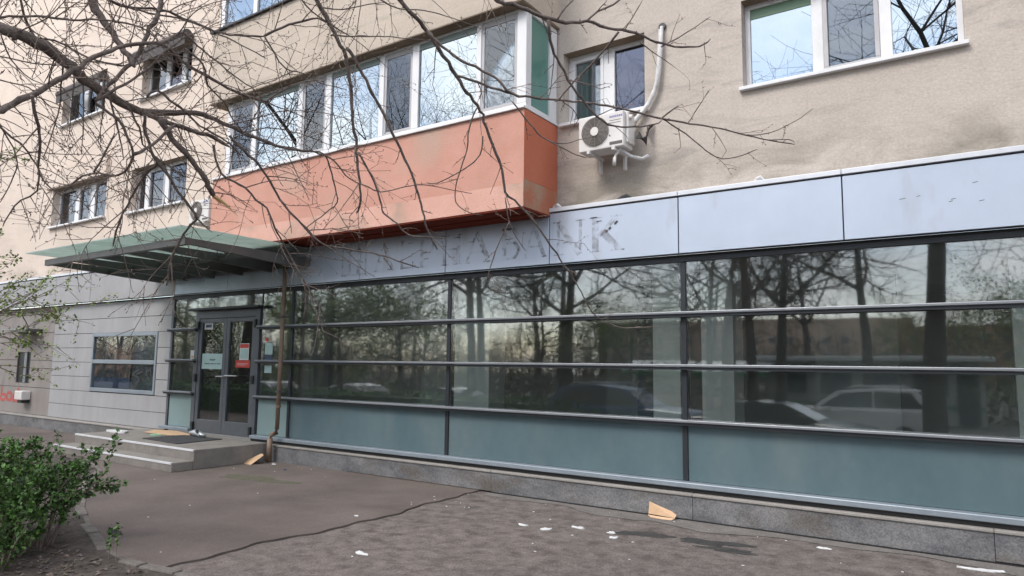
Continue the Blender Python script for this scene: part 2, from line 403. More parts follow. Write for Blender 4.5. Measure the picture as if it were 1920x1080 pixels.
M['farglass'] = plain('far_window', (0.05,0.06,0.07), 0.1)
M['blindroll'] = noisy('dark_awning_cloth', (0.06,0.055,0.055), (0.10,0.09,0.088), 6, 0.9)
M['ground'] = noisy('far_ground', (0.09,0.085,0.07), (0.13,0.12,0.10), 0.6, 0.95)

def poster_mat():
    mt, t, p = new_mat('poster_print'); N, L = t.nodes, t.links
    tc = N.new('ShaderNodeTexCoord')
    n = N.new('ShaderNodeTexNoise'); n.inputs['Scale'].default_value = 2.4; n.inputs['Detail'].default_value = 2; n.inputs['Distortion'].default_value = 0.8
    mp = N.new('ShaderNodeMapping'); mp.inputs['Location'].default_value = (3.1, 0, 1.7)
    L.new(tc.outputs['Object'], mp.inputs[0]); L.new(mp.outputs[0], n.inputs['Vector'])
    r = N.new('ShaderNodeValToRGB'); r.color_ramp.elements[0].position = 0.40; r.color_ramp.elements[0].color = (0.030,0.028,0.032,1)
    r.color_ramp.elements[1].position = 0.68; r.color_ramp.elements[1].color = (0.34,0.21,0.155,1)
    e = r.color_ramp.elements.new(0.52); e.color = (0.12,0.075,0.058,1)
    L.new(n.outputs[0], r.inputs[0]); L.new(r.outputs[0], p.inputs['Base Color']); p.inputs['Roughness'].default_value = 0.5
    return mt
M['poster'] = poster_mat()

def ghost_mat():
    """glue and dirt left where letters were: patchy, the panel shows through"""
    mt = bpy.data.materials.new('glue_residue'); mt.use_nodes = True
    t = mt.node_tree; t.nodes.clear(); N, L = t.nodes, t.links
    o = N.new('ShaderNodeOutputMaterial'); mx = N.new('ShaderNodeMixShader'); tr = N.new('ShaderNodeBsdfTransparent')
    d = N.new('ShaderNodeBsdfDiffuse')
    tc = N.new('ShaderNodeTexCoord'); n = N.new('ShaderNodeTexNoise'); n.inputs['Scale'].default_value = 9; n.inputs['Detail'].default_value = 8
    n.inputs['Distortion'].default_value = 0.7
    L.new(tc.outputs['Object'], n.inputs['Vector'])
    r = N.new('ShaderNodeValToRGB'); r.color_ramp.elements[0].position = 0.44; r.color_ramp.elements[0].color = (0.03,0.03,0.03,1)
    r.color_ramp.elements[1].position = 0.70; r.color_ramp.elements[1].color = (0.5,0.5,0.5,1)
    L.new(n.outputs[0], r.inputs[0])
    n2 = N.new('ShaderNodeTexNoise'); n2.inputs['Scale'].default_value = 5; L.new(tc.outputs['Object'], n2.inputs['Vector'])
    r2 = N.new('ShaderNodeValToRGB'); r2.color_ramp.elements[0].position=0.4; r2.color_ramp.elements[0].color = (0.24,0.235,0.25,1)
    r2.color_ramp.elements[1].position=0.65; r2.color_ramp.elements[1].color = (0.20,0.15,0.125,1)
    L.new(n2.outputs[0], r2.inputs[0]); L.new(r2.outputs[0], d.inputs[0])
    L.new(r.outputs[0], mx.inputs[0]); L.new(tr.outputs[0], mx.inputs[1]); L.new(d.outputs[0], mx.inputs[2]); L.new(mx.outputs[0], o.inputs[0])
    return mt
M['ghost'] = ghost_mat()
R = random.Random(11)
# ================================================================== ground
obj('ground', MB().face([(-150,-150,-0.78),(150,-150,-0.78),(150,60,-0.78),(-150,60,-0.78)]), M['ground'], kind='structure')
obj('pavement_underlay', MB().face([(-34,-8.1,-0.045),(14,-8.1,-0.045),(14,0,-0.045),(-34,0,-0.045)]), M['underlay'], kind='structure')

def crack_x(y):                                     # the wandering joint between the two layers of asphalt
    return -5.30 + 0.05*math.sin(y*2.3+0.4) + 0.03*math.sin(y*6.1) + 0.014*math.sin(y*17) + (0.10 if y > -1.0 else 0)*(-(y+1.0))*0.6
ys = [-8.1 + 0.06*i for i in range(134)] + [-0.06]
def sheet(name, edge, far, z, mat, flip, th=0.04):
    b = MB()
    L = [(edge(y), y) for y in ys]
    for (xa, ya), (xb, yb) in zip(L, L[1:]):
        if flip:
            b.face([(xa,ya,z),(far,ya,z),(far,yb,z),(xb,yb,z)])
            b.face([(xa,ya,z-th),(xa,ya,z),(xb,yb,z),(xb,yb,z-th)])
        else:
            b.face([(far,ya,z),(xa,ya,z),(xb,yb,z),(far,yb,z)])
            b.face([(xa,ya,z),(xa,ya,z-th),(xb,yb,z-th),(xb,yb,z)])
    return obj(name, b, mat, kind='structure')
def wid(y): return 0.003 + 0.005*abs(math.sin(y*5.3)) + 0.004*abs(math.sin(y*13.7+1))
pav_l = sheet('pavement', lambda y: crack_x(y) - wid(y), -34, 0.004, M['asphalt'], False)
pav_r = sheet('pavement', lambda y: crack_x(y) + wid(y), 14, -0.010, M['asphalt_rough'], True)
# pale dusty strip of asphalt along the plinth, ragged outer edge
b = MB(); pr = None
for i in range(140):
    x = -5.2 + i*0.14
    y = -0.42 - 0.10*math.sin(x*1.7) - 0.06*math.sin(x*5.2+1) + R.uniform(-.03,.03)
    if pr: b.face([(pr[0],pr[1],-0.0055),(x,y,-0.0055),(x,-0.165,-0.0055),(pr[0],-0.165,-0.0055)])
    pr = (x, y)
obj('pavement_edge', b, M['asphalt_rim'], kind='structure')
def blob(cx, cy, rx, ry, rot, z, seed, n=34, rag=0.16):
    rr = random.Random(seed); p = [rr.uniform(0,6.28) for _ in range(4)]; out = []
    for i in range(n):
        t = 2*math.pi*i/n
        k = 1 + rag*(math.sin(2*t+p[0])*.6 + math.sin(3*t+p[1])*.6 + math.sin(5*t+p[2])*.4 + math.sin(9*t+p[3])*.25)
        x, y = rx*k*math.cos(t), ry*k*math.sin(t)
        out.append((cx + x*math.cos(rot) - y*math.sin(rot), cy + x*math.sin(rot) + y*math.cos(rot), z))
    return out
for i, (cx, cy, rx, ry, rot) in enumerate(((-2.80,-1.0,0.24,0.12,0.35),(-2.14,-0.92,0.27,0.115,0.25),(-1.95,-1.09,0.25,0.07,0.15))):
    obj('damp_patch', MB().prism(blob(cx, cy, rx, ry, rot, -0.010, i+3, n=70, rag=0.30), (0,0,0.0035)), M['damp'], pav_r)
obj('moss_patch', MB().prism(blob(-8.25,-1.35,0.62,0.16,0.2,0.004,9,rag=.3), (0,0,0.003)), M['moss'], pav_l)
# street beyond, lower than the pavement
b = MB(); b.face([(-60,-9.6,-0.70),(40,-9.6,-0.70),(40,-8.1,-0.03),(-60,-8.1,-0.03)]); obj('embankment', b, M['soil'], kind='structure')
obj('road', MB().box(-80,60,-17.6,-9.6,-0.8,-0.70), M['road'], kind='structure')
obj('far_pavement', MB().box(-80,60,-25,-17.6,-0.8,-0.58), M['road'], kind='structure')

# flower bed with a curved kerb of separate stones
KP = [(-11.6,-1.95),(-10.49,-2.34),(-9.69,-2.85),(-9.0,-3.22),(-8.1,-3.66),(-7.24,-3.99),(-6.8,-4.12),(-6.13,-4.35),(-5.70,-4.42),(-5.43,-4.40),(-5.04,-4.34),(-4.4,-4.36),(-3.6,-4.5)]
poly = [(x,y,0.016) for x,y in KP] + [(-3.6,-8.0,0.016),(-14,-8.0,0.016),(-14,-1.95,0.016)]
bed = obj('flower_bed', MB().prism(list(reversed(poly)), (0,0,-0.05)), M['soil'], kind='structure')
def kerb_pts(step):
    out = []
    for (xa,ya),(xb,yb) in zip(KP, KP[1:]):
        L = math.hypot(xb-xa,yb-ya); n = max(1, round(L/step))
        for i in range(n): out.append((xa+(xb-xa)*i/n, ya+(yb-ya)*i/n))
    return out + [KP[-1]]
kp = kerb_pts(0.5)
for i, ((xa,ya),(xb,yb)) in enumerate(zip(kp, kp[1:])):
    d = Vector((xb-xa, yb-ya, 0)); g = d.normalized()*0.012
    z = 0.016 + R.uniform(-.014,.010)
    if i == len(kp)//2 - 1: z -= 0.01
    b = MB().obox(Vector((xa,ya,z-0.035))+g, Vector((xb,yb,z-0.035))-g+Vector((0,0,R.uniform(-.006,.006))), 0.10, 0.09)
    obj('kerb_stone', b, M['kerb'], bed, bevel=0.012)
# flat dark sheet in place of the hollow broken out beside the kerb
obj('hollow_sheet', MB().prism(blob(-6.72,-3.98,0.20,0.05,-0.25,0.0045,5,rag=.25), (0,0,0.002)), M['underlay'], pav_l)

# bits on the ground nobody could count
b = MB()
for i in range(150):
    x, y = R.uniform(-9.5,1.5), -0.25 - abs(R.gauss(0,1.6))
    if y < -5: continue
    s = R.uniform(.003,.010); z = 0.005 if x < crack_x(y) else -0.009
    a = R.uniform(0,3.14)
    b.prism([(x+s*math.cos(a+t)*(1 if k%2 else 1.6), y+s*math.sin(a+t), z) for k,t in enumerate((0,1.5,3.0,4.6))], (0,0,.004), 0 if R.random()<.4 else 1)
obj('ground_specks', b, [M['paper'], M['kerb']], kind='stuff')
b = MB()
for i in range(900):
    x, y = R.uniform(-9,-3.7), R.uniform(-7,-3.0)
    if i % 2: x, y = R.uniform(-7.4,-4.4), R.uniform(-5.4,-4.3)
    if y > -4.5 + max(0, -(x+6.5))*0.45: continue
    s = R.uniform(.012,.035); a = R.uniform(0,6.28); z = 0.022
    c, q = math.cos(a), math.sin(a)
    b.face([(x-s*c,y-s*q,z),(x+s*.5*q,y-s*.5*c,z+R.uniform(0,.02)),(x+s*c,y+s*q,z+R.uniform(0,.015)),(x-s*.5*q,y+s*.5*c,z+R.uniform(0,.02))], R.randrange(3))
obj('fallen_leaves', b, [M['kerb'], M['twig'], M['moss']], kind='stuff')

# ================================================================== the building
BLD = empty('apartment_building', (-6,0,0), label='beige apartment block with a salmon balcony above an empty glazed bank front', cat='building')
BLD.location = (0,0,0)

def wall(name, x0, x1, z0, z1, y, holes, depth, mats, parent, reveal_mi=0, soffit_mi=0, **kw):
    xs = sorted({x0, x1, *[h[0] for h in holes], *[h[1] for h in holes]})
    zs = sorted({z0, z1, *[h[2] for h in holes], *[h[3] for h in holes]})
    b = MB()
    for xa, xb in zip(xs, xs[1:]):
        for za, zb in zip(zs, zs[1:]):
            cx, cz = (xa+xb)/2, (za+zb)/2
            if any(h[0] < cx < h[1] and h[2] < cz < h[3] for h in holes): continue
            b.face([(xa,y,za),(xb,y,za),(xb,y,zb),(xa,y,zb)])
    for a, c, d, e in holes:
        Y = y + depth
        b.face([(a,y,d),(a,Y,d),(a,Y,e),(a,y,e)][::-1], reveal_mi)
        b.face([(c,y,d),(c,Y,d),(c,Y,e),(c,y,e)], reveal_mi)
        b.face([(a,y,e),(c,y,e),(c,Y,e),(a,Y,e)], soffit_mi)
        b.face([(a,y,d),(c,y,d),(c,Y,d),(a,Y,d)][::-1], reveal_mi)
    b.face([(x1,y,z0),(x1,y+depth,z0),(x1,y+depth,z1),(x1,y,z1)]); b.face([(x0,y,z1),(x1,y,z1),(x1,y+depth,z1),(x0,y+depth,z1)])
    return obj(name, b, mats, parent, **kw)

WY = 0.05
H_R  = (-2.03, 0.01, 4.63, 5.64)
H_S  = (-4.30,-3.18, 4.64, 5.59)
H_L2 = (-15.0,-12.88, 4.71, 5.66)
H_L1 = (-18.7,-16.05, 4.76, 5.70)
H_U1 = (-18.6,-16.45, 7.28, 8.30)
H_U2 = (-14.85,-12.95, 7.18, 8.12)
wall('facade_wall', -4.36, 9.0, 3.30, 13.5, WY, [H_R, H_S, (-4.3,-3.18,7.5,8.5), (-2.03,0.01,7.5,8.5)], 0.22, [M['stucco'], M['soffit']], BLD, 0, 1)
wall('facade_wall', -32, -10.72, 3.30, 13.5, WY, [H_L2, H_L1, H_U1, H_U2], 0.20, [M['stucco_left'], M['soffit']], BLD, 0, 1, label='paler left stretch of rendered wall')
wall('facade_wall', -10.72, -4.36, 3.30, 13.5, WY+0.01, [], 0.05, M['stucco'], BLD)
# shallow spandrel above the far left windows
obj('lintel_panel', MB().box(-18.95,-16.0,-0.02,WY,5.72,6.17), [M['stucco_left']], BLD)

def window(hole, lights, recess, parent, sill_out=0.10, sill_th=0.035, fr=0.055, band=None, curtain=True, mull=0.055, sillmat=None, ov=0.03):
    x0, x1, z0, z1 = hole; y = WY + recess
    b = MB()
    b.box(x0,x1,y,y+.06,z0,z0+fr); b.box(x0,x1,y,y+.06,z1-fr,z1)
    b.box(x0,x0+fr,y,y+.06,z0+fr,z1-fr); b.box(x1-fr,x1,y,y+.06,z0+fr,z1-fr)
    for l in lights[:-1]:
        b.box(l[1]-mull,l[1]+mull,y-.004,y+.06,z0+fr,z1-fr)
    w = obj('window', b, M['pvc'], parent, bevel=0.006)
    for i, (a, c, kind) in enumerate(lights):
        a2 = a + (fr if i == 0 else mull); c2 = c - (fr if i == len(lights)-1 else mull)
        if kind in ('screen', 'sash', 'darksash'):
            f = .045; s = MB(); ym = y - .012
            s.box(a2,c2,ym,y+.05,z0+fr,z0+fr+f); s.box(a2,c2,ym,y+.05,z1-fr-f,z1-fr)
            s.box(a2,a2+f,ym,y+.05,z0+fr+f,z1-fr-f); s.box(c2-f,c2,ym,y+.05,z0+fr+f,z1-fr-f)
            obj('sash', s, M['pvcgrey'] if kind == 'screen' else M['pvc'], w, bevel=0.005)
            a2 += f; c2 -= f; za, zb = z0+fr+f, z1-fr-f
        else:
            za, zb = z0+fr, z1-fr
        mt = {'screen': M['clear'], 'sash': M['clear'], 'mirror': M['mirror'], 'clear': M['clear'], 'dark': M['darkglass'], 'darksash': M['darkglass']}[kind]
        obj('pane', MB().box(a2,c2,y+.028,y+.036,za,zb), mt, w)
        if band and i == 0 and kind == 'mirror':
            obj('top_strip', MB().box(a2,c2,y+.020,y+.026,zb-.11,zb), band, w)  # green strip across the top of the first mirror pane
        if kind == 'screen':
            obj('insect_screen', MB().box(a2,c2,y+.050,y+.054,za,zb), M['screen'], w)
    if curtain:
        c = MB(); n = 40; Yc = y + .25
        pts = [(x0+(x1-x0)*k/n, Yc + .03*math.sin(k*1.9) + .015*math.sin(k*4.1)) for k in range(n+1)]
        for (xa,ya),(xb,yb) in zip(pts, pts[1:]):
            c.face([(xa,ya,z0-.1),(xb,yb,z0-.1),(xb,yb,z1+.1),(xa,ya,z1+.1)])
        obj('curtain', c, M['curtain'], w, smooth=True)
    r = MB(); Yb = y + 1.2                                  # dim room behind
    r.face([(x0-.2,Yb,z0-.4),(x1+.2,Yb,z0-.4),(x1+.2,Yb,z1+.3),(x0-.2,Yb,z1+.3)])
    r.face([(x0-.2,y+.07,z0-.4),(x0-.2,Yb,z0-.4),(x0-.2,Yb,z1+.3),(x0-.2,y+.07,z1+.3)])
    r.face([(x1+.2,y+.07,z0-.4),(x1+.2,Yb,z0-.4),(x1+.2,Yb,z1+.3),(x1+.2,y+.07,z1+.3)])
    r.face([(x0-.2,y+.07,z1+.3),(x1+.2,y+.07,z1+.3),(x1+.2,Yb,z1+.3),(x0-.2,Yb,z1+.3)])
    r.face([(x0-.2,y+.07,z0-.4),(x1+.2,y+.07,z0-.4),(x1+.2,Yb,z0-.4),(x0-.2,Yb,z0-.4)])
    obj('room_lining', r, M['room'], w)
    if sill_out:
        obj('sill', MB().box(x0-ov,x1+ov,WY-sill_out,y-.002,z0-sill_th,z0+.004), sillmat or M['pvc'], w, bevel=0.004)
    return w
window(H_R, [(-2.03,-1.28,'mirror'),(-1.28,-0.645,'screen'),(-0.645,0.01,'mirror')], 0.14, BLD, band=M['greenband'], sill_out=.06)
window(H_S, [(-4.30,-3.72,'sash'),(-3.72,-3.18,'dark')], 0.15, BLD, sill_out=.07, mull=.075)
window(H_L2, [(-15.0,-14.62,'clear'),(-14.62,-13.86,'screen'),(-13.86,-12.88,'clear')], 0.16, BLD, sill_out=.08, mull=.08)
window(H_L1, [(-18.7,-17.75,'clear'),(-17.75,-17.0,'screen'),(-17.0,-16.05,'clear')], 0.16, BLD, sill_out=.08, mull=.10)
window(H_U1, [(-18.6,-17.75,'clear'),(-17.75,-17.1,'screen'),(-17.1,-16.45,'clear')], 0.16, BLD, sill_out=.08, mull=.09)
window(H_U2, [(-14.85,-14.1,'clear'),(-14.1,-13.5,'dark'),(-13.5,-12.95,'clear')], 0.16, BLD, sill_out=.08, mull=.08)
window((-4.3,-3.18,7.5,8.5), [(-4.30,-3.72,'sash'),(-3.72,-3.18,'dark')], 0.15, BLD, sill_out=.07)
window((-2.03,0.01,7.5,8.5), [(-2.03,-1.28,'mirror'),(-1.28,-0.645,'screen'),(-0.645,0.01,'mirror')], 0.14, BLD, sill_out=.06)
# rolled dark awnings over the two top left windows
for (x0,x1,z,nm) in ((-18.45,-16.3,8.02,'rolled up dark awning over the far left upper window'),(-14.9,-12.9,8.12,'rolled dark awning over the upper window nearer the balcony')):
    a = empty('rolled_awning', ((x0+x1)/2,-.1,z), label=nm, cat='awning', group='rolled awnings on the upper left windows')
    h = (x1-x0)/2
    obj('roller', MB().tube([(-h,0,0),(h,0,0)], 0.10, 10), M['blindroll'], a, smooth=False)
    obj('valance', MB().box(-h,h,-.07,-.05,-.24,-.03), M['blindroll'], a)
    for s in (-h+.04, h-.04):
        obj('bracket', MB().box(s-.02,s+.02,-.04,.14,-.03,.03), M['steel'], a)

# ---------------------------------------------------------------- enclosed balcony (salmon) and the one above
BX0, BX1, BY = -10.72, -4.385, -0.72
b = MB()
b.box(BX0,BX1-.004,BY,BY+.14,3.735,4.64,0)                  # front
b.box(BX0,BX1-.004,BY-.004,BY+.138,3.445,3.733,1)           # paler band at its foot
b.box(BX1-.14,BX1,BY+.002,WY+.005,3.78,4.635,2)             # side in a deeper, more saturated salmon
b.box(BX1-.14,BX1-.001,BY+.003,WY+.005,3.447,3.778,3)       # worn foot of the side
b.box(BX0,BX0+.14,BY+.142,WY,3.45,4.635,0)
b.box(BX0+.142,BX1-.142,BY+.14,WY,3.60,3.70,1)
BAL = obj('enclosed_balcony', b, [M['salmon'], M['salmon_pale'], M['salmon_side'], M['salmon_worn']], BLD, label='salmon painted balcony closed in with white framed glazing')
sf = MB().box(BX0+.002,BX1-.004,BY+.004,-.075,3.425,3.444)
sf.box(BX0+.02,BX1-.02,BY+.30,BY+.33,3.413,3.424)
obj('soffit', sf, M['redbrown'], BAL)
obj('sill', MB().box(BX0-.01,BX1+.012,BY-.035,BY+.15,4.642,4.672).box(BX1-.15,BX1+.012,BY+.152,WY,4.642,4.672), M['pvc'], BAL, bevel=0.004)
FY = -0.68
Lt = [(-10.46,'p'),(-10.34,'screen',-9.76),(-9.65,'mirror',-8.62),(-8.52,'screen',-7.99),(-7.87,'mirror',-6.87),(-6.78,'screen',-6.25),(-6.13,'mirror',-5.15),(-5.08,'screen',-4.53)]
zb, zt = 4.674, 5.94
fb = MB()
fb.box(-10.46,-4.395,FY,FY+.06,zb,zb+.06); fb.box(-10.46,-4.395,FY,FY+.06,zt-.035,zt)
for xa, xb in ((-10.46,-10.34),(-9.76,-9.65),(-8.62,-8.52),(-7.99,-7.87),(-6.87,-6.78),(-6.25,-6.13),(-5.15,-5.08),(-4.53,-4.395)):
    fb.box(xa,xb,FY-.003,FY+.06,zb+.06,zt-.035)
fb.box(-4.455,-4.395,FY+.062,FY+.12,zb,zt); fb.box(-4.455,-4.395,-.12,WY,zb,zt)
fb.box(-4.455,-4.395,FY+.12,-.12,zb,zb+.05); fb.box(-4.455,-4.395,FY+.12,-.12,zt-.05,zt)
fr = obj('window_frame', fb, M['pvc'], BAL, bevel=0.006)
for l in Lt[1:]:
    a, kind, c = l; za, ze = zb+.06, zt-.035
    if kind == 'screen':
        s = MB(); f = .045
        s.box(a,c,FY+.01,FY+.05,za,za+f); s.box(a,c,FY+.01,FY+.05,ze-f*1.6,ze)
        s.box(a,a+f,FY+.01,FY+.05,za+f,ze-f*1.6); s.box(c-f,c,FY+.01,FY+.05,za+f,ze-f*1.6)
        obj('sash', s, M['pvcgrey'], BAL, bevel=0.005)
        obj('insect_screen', MB().box(a+f,c-f,FY+.042,FY+.046,za+f,ze-f*1.6), M['screen'], BAL)
        obj('pane', MB().box(a+f,c-f,FY+.020,FY+.028,za+f,ze-f*1.6), M['clear'], BAL)
    else:
        obj('pane', MB().box(a,c,FY+.025,FY+.033,za,ze), M['mirror'], BAL)
        obj('top_strip', MB().box(a,c,FY+.014,FY+.022,ze-.085,ze), M['greyband'], BAL)  # grey-green strip across the top of each mirror pane
obj('side_pane', MB().box(-4.435,-4.425,FY+.12,-.12,zb+.05,zt-.05), M['greenglass'], BAL, label='green side pane of the balcony')
cb = MB(); n = 90
pts = [(-10.4+(5.9)*k/n, -.40 + .03*math.sin(k*1.9) + .012*math.sin(k*4.3)) for k in range(n+1)]
for (xa,ya),(xb,yb) in zip(pts, pts[1:]): cb.face([(xa,ya,4.5),(xb,yb,4.5),(xb,yb,5.93),(xa,ya,5.93)])
obj('curtain', cb, M['curtain'], BAL, smooth=True)

UY = -0.84
b = MB()
b.box(-10.78,-4.352,UY,UY+.14,5.955,7.22,0)
b.box(-4.49,-4.35,UY+.142,WY+.005,5.955,7.22,0)
b.box(-10.78,-10.64,UY+.142,WY,5.955,7.22,0)
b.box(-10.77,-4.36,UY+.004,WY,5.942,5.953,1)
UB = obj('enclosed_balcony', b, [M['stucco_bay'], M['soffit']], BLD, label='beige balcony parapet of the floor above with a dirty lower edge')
obj('sill', MB().box(-10.82,-4.32,UY-.05,UY+.15,7.222,7.25), M['black'], UB)
fb = MB().box(-10.6,-4.4,UY+.05,UY+.11,7.252,7.31).box(-10.6,-4.4,UY+.05,UY+.11,8.50,8.55)
ux = [-10.6,-9.7,-8.55,-7.9,-6.8,-6.2,-5.1,-4.4]
for x in ux: fb.box(x-.05,x+.05,UY+.047,UY+.11,7.31,8.50)
obj('window_frame', fb, M['pvc'], UB)
for a, c in zip(ux, ux[1:]): obj('pane', MB().box(a+.05,c-.05,UY+.075,UY+.083,7.31,8.50), M['mirror'], UB)
obj('slab', MB().box(-10.78,-4.352,UY,WY,8.552,9.7), M['stucco_bay'], UB)

# ---------------------------------------------------------------- fascia
FYF = -0.12
b = MB().box(-26,9,-.085,.02,2.84,3.47)
FAS = obj('fascia', b, M['black'], BLD)
xj = [-1.06+1.665*k for k in range(-15, 6)]
xj = [-26] + [x for x in xj if -25.5 < x < 8.5] + [9]
for a, c in zip(xj, xj[1:]):
    obj('fascia_panel', MB().box(a+.006,c-.006,FYF,-.088,2.835,3.465), M['fascia_dull'] if c < -12.5 else M['fascia'], FAS, bevel=0.004)
for a, c in zip(xj, xj[1:]):
    obj('cap_trim', MB().box(a+.003,c-.003,FYF-.018,.045,3.482,3.532), M['trim'], FAS, bevel=0.004)
obj('header', MB().box(-12.94,9,-.035,.03,2.755,2.80), M['raildark'], FAS)
obj('header_shade', MB().box(-12.94,9,-.010,.03,2.801,2.834), M['black'], FAS)  # black strip stands in for the shaded recess under the fascia

# ghost of the removed lettering: strokes of residue a hair proud of the panel
GY = FYF - 0.0006
def stroke(b, p, q, w, k):
    p, q = Vector((p[0],0,p[1])), Vector((q[0],0,q[1]))
    d = (q-p).normalized(); nrm = Vector((-d.z,0,d.x))*w/2
    y = GY - 0.0003*k
    b.face([(v.x,y,v.z) for v in (p+nrm, p-nrm, q-nrm, q+nrm)][::-1])
GL = {
 'A': [((0.06,0),(.46,1),.09),((.44,1),(.94,0),.17),((.22,.34),(.72,.34),.07),((-.02,.02),(.2,.02),.045),((.72,.02),(1.06,.02),.045)],
 'L': [((.22,0),(.22,1),.17),((.3,.04),(.92,.04),.08),((.9,.0),(.9,.26),.06),((.06,.98),(.42,.98),.045)],
 'P': [((.22,0),(.22,1),.17),((.3,.96),(.68,.96),.07),((.68,.98),(.86,.78),.13),((.86,.8),(.7,.5),.13),((.7,.5),(.3,.5),.06),((.04,.02),(.44,.02),.045)],
 'H': [((.2,0),(.2,1),.17),((.82,0),(.82,1),.17),((.28,.52),(.74,.52),.07),((.02,.98),(.4,.98),.045),((.62,.98),(1,.98),.045),((.02,.02),(.4,.02),.045),((.62,.02),(1,.02),.045)],
 'B': [((.2,0),(.2,1),.2),((.3,.96),(.66,.96),.08),((.66,.98),(.82,.76),.14),((.82,.78),(.62,.52),.12),((.3,.52),(.68,.52),.08),((.68,.54),(.9,.28),.15),((.9,.3),(.66,.03),.14),((.66,.04),(.3,.04),.08)],
 'N': [((.16,0),(.16,1),.1),((.14,1),(.86,0),.19),((.88,0),(.88,1),.1),((-.02,.98),(.26,.98),.045),((.72,.98),(1.02,.98),.045),((.0,.02),(.34,.02),.045)],
 'K': [((.2,0),(.2,1),.2),((.3,.46),(.86,.98),.13),((.42,.56),(.92,.02),.2),((.02,.98),(.4,.98),.045),((.66,.98),(1,.98),.05),((.02,.02),(.4,.02),.045),((.66,.02),(1.06,.02),.05)],
}
LET = empty('lettering_ghost', (-5.8,FYF,2.93), label='faint dirty outline of the removed ALPHA BANK letters and square logo on the silver fascia', cat='lettering')
for ch, x0, x1 in (('A',-7.42,-7.02),('L',-6.93,-6.62),('P',-6.56,-6.22),('H',-6.14,-5.76),('A',-5.72,-5.28),('B',-5.14,-4.80),('A',-4.77,-4.44),('N',-4.33,-3.90),('K',-3.84,-3.40)):
    b = MB()
    for k, (p, q, w) in enumerate(GL[ch]):
        W, Hh = x1-x0, .42
        stroke(b, (x0+p[0]*W+5.8, p[1]*Hh), (x0+q[0]*W+5.8, q[1]*Hh), w*W, k)
    for i in range(len(b.v)): b.v[i] = (b.v[i][0], b.v[i][1]-FYF, b.v[i][2])
    obj('letter', b, M['ghost'], LET)
b = MB()
for k, (p, q, w) in enumerate((((0,0),(0,.5),.035),((.16,.0),(.16,.5),.05),((.34,0),(.34,.5),.05),((.5,0),(.5,.5),.035),((-.02,.0),(.52,.0),.03),((-.02,.5),(.52,.5),.03),((.1,.38),(.4,.38),.03))):
    stroke(b, (-8.10+p[0]+5.8, p[1]-.02), (-8.10+q[0]+5.8, q[1]-.02), w, k)
for i in range(len(b.v)): b.v[i] = (b.v[i][0], b.v[i][1]-FYF, b.v[i][2])
obj('logo', b, M['ghost'], LET)
for (x,z,w,h,a) in ((-3.56,3.20,.022,.014,.5),(-3.60,3.17,.02,.012,.5),(-3.48,3.26,.03,.014,.6),(-3.77,3.35,.05,.006,.0),(-3.70,3.30,.04,.005,0),(-4.16,3.08,.04,.004,0),(-5.6,3.22,.05,.004,0),(-5.02,3.33,.08,.010,0),(-5.0,3.20,.05,.005,0),(-5.85,3.3,.06,.005,0),(-6.4,3.05,.05,.005,0),(-6.7,3.3,.05,.004,0),(-7.1,2.95,.05,.005,0)):
    c, q = math.cos(a), math.sin(a)
    obj('residue_mark', MB().face([(x+5.8+dx*c-dz*q, -0.0045, z-2.93+dx*q+dz*c) for dx,dz in ((-w,-h),(w,-h*.6),(w*.8,h),(-w*.7,h*.8))]), M['ink'], LET)
# few scratches on the right hand panel
b = MB()
for (x,z,w) in ((-0.55,3.17,.05),(-0.42,3.18,.03),(0.02,3.25,.04),(0.06,3.08,.04),(-.15,3.12,.035),(-.17,3.10,.03)):
    b.face([(x-w/2,FYF-.0008,z),(x+w/2,FYF-.0008,z+.006),(x+w/2,FYF-.0008,z+.012),(x-w/2,FYF-.0008,z+.006)])
obj('scratch', b, M['acdark'], FAS)

# ---------------------------------------------------------------- shop front
SF = obj('shop_front', MB().box(-12.94,9,.03,.07,2.78,2.83), M['raildark'], BLD)
MX = [-9.36,-6.05,-2.72,0.61,3.94,7.27]
for x in MX:
    obj('mullion', MB().box(x-.028,x+.028,-.018,.09,.375,2.754), M['raildark'], SF)
    if x > -9: obj('mullion_cover', MB().box(x-.062,x-.030,.035,.09,.375,2.754), M['frame'], SF)
RZ = (2.165,1.588,.992)
def rail(x0, x1, z, parent):
    r = obj('rail', MB().box(x0,x1,-.105,-.022,z+.001,z+.030), M['rail'], parent, bevel=0.006)
    obj('rail_lip', MB().box(x0,x1,-.085,-.022,z-.030,z-.001), M['raildark'], parent)  # recessed lip, its shade put into the dark colour
for z in RZ: rail(-10.19, 9, z, SF)
edges = [-10.19] + MX + [9]
rows = [(.375,RZ[2]-.03,'spandrel'),(RZ[2]+.03,RZ[1]-.03,'glass'),(RZ[1]+.03,RZ[0]-.03,'glass'),(RZ[0]+.03,2.754,'glass')]
for a, c in zip(edges, edges[1:]):
    for z0, z1, kind in rows:
        if kind == 'spandrel':
            obj('spandrel_panel', MB().box(a+.03,c-.03,.0,.02,z0,z1), M['spandrel_sheen'] if a < -10 else M['spandrel'], SF)
        else:
            obj('pane', MB().box(a+.029,c-.029,.002,.014,z0-.028,z1+.028 if z1 < 2.7 else z1), M['glass'], SF)
obj('sill', MB().box(-10.19,9,-.125,.0,.315,.372), M['sillmetal'], SF, bevel=0.008)
obj('sill_gap', MB().box(-10.19,9,-.095,.0,.275,.313), M['black'], SF)
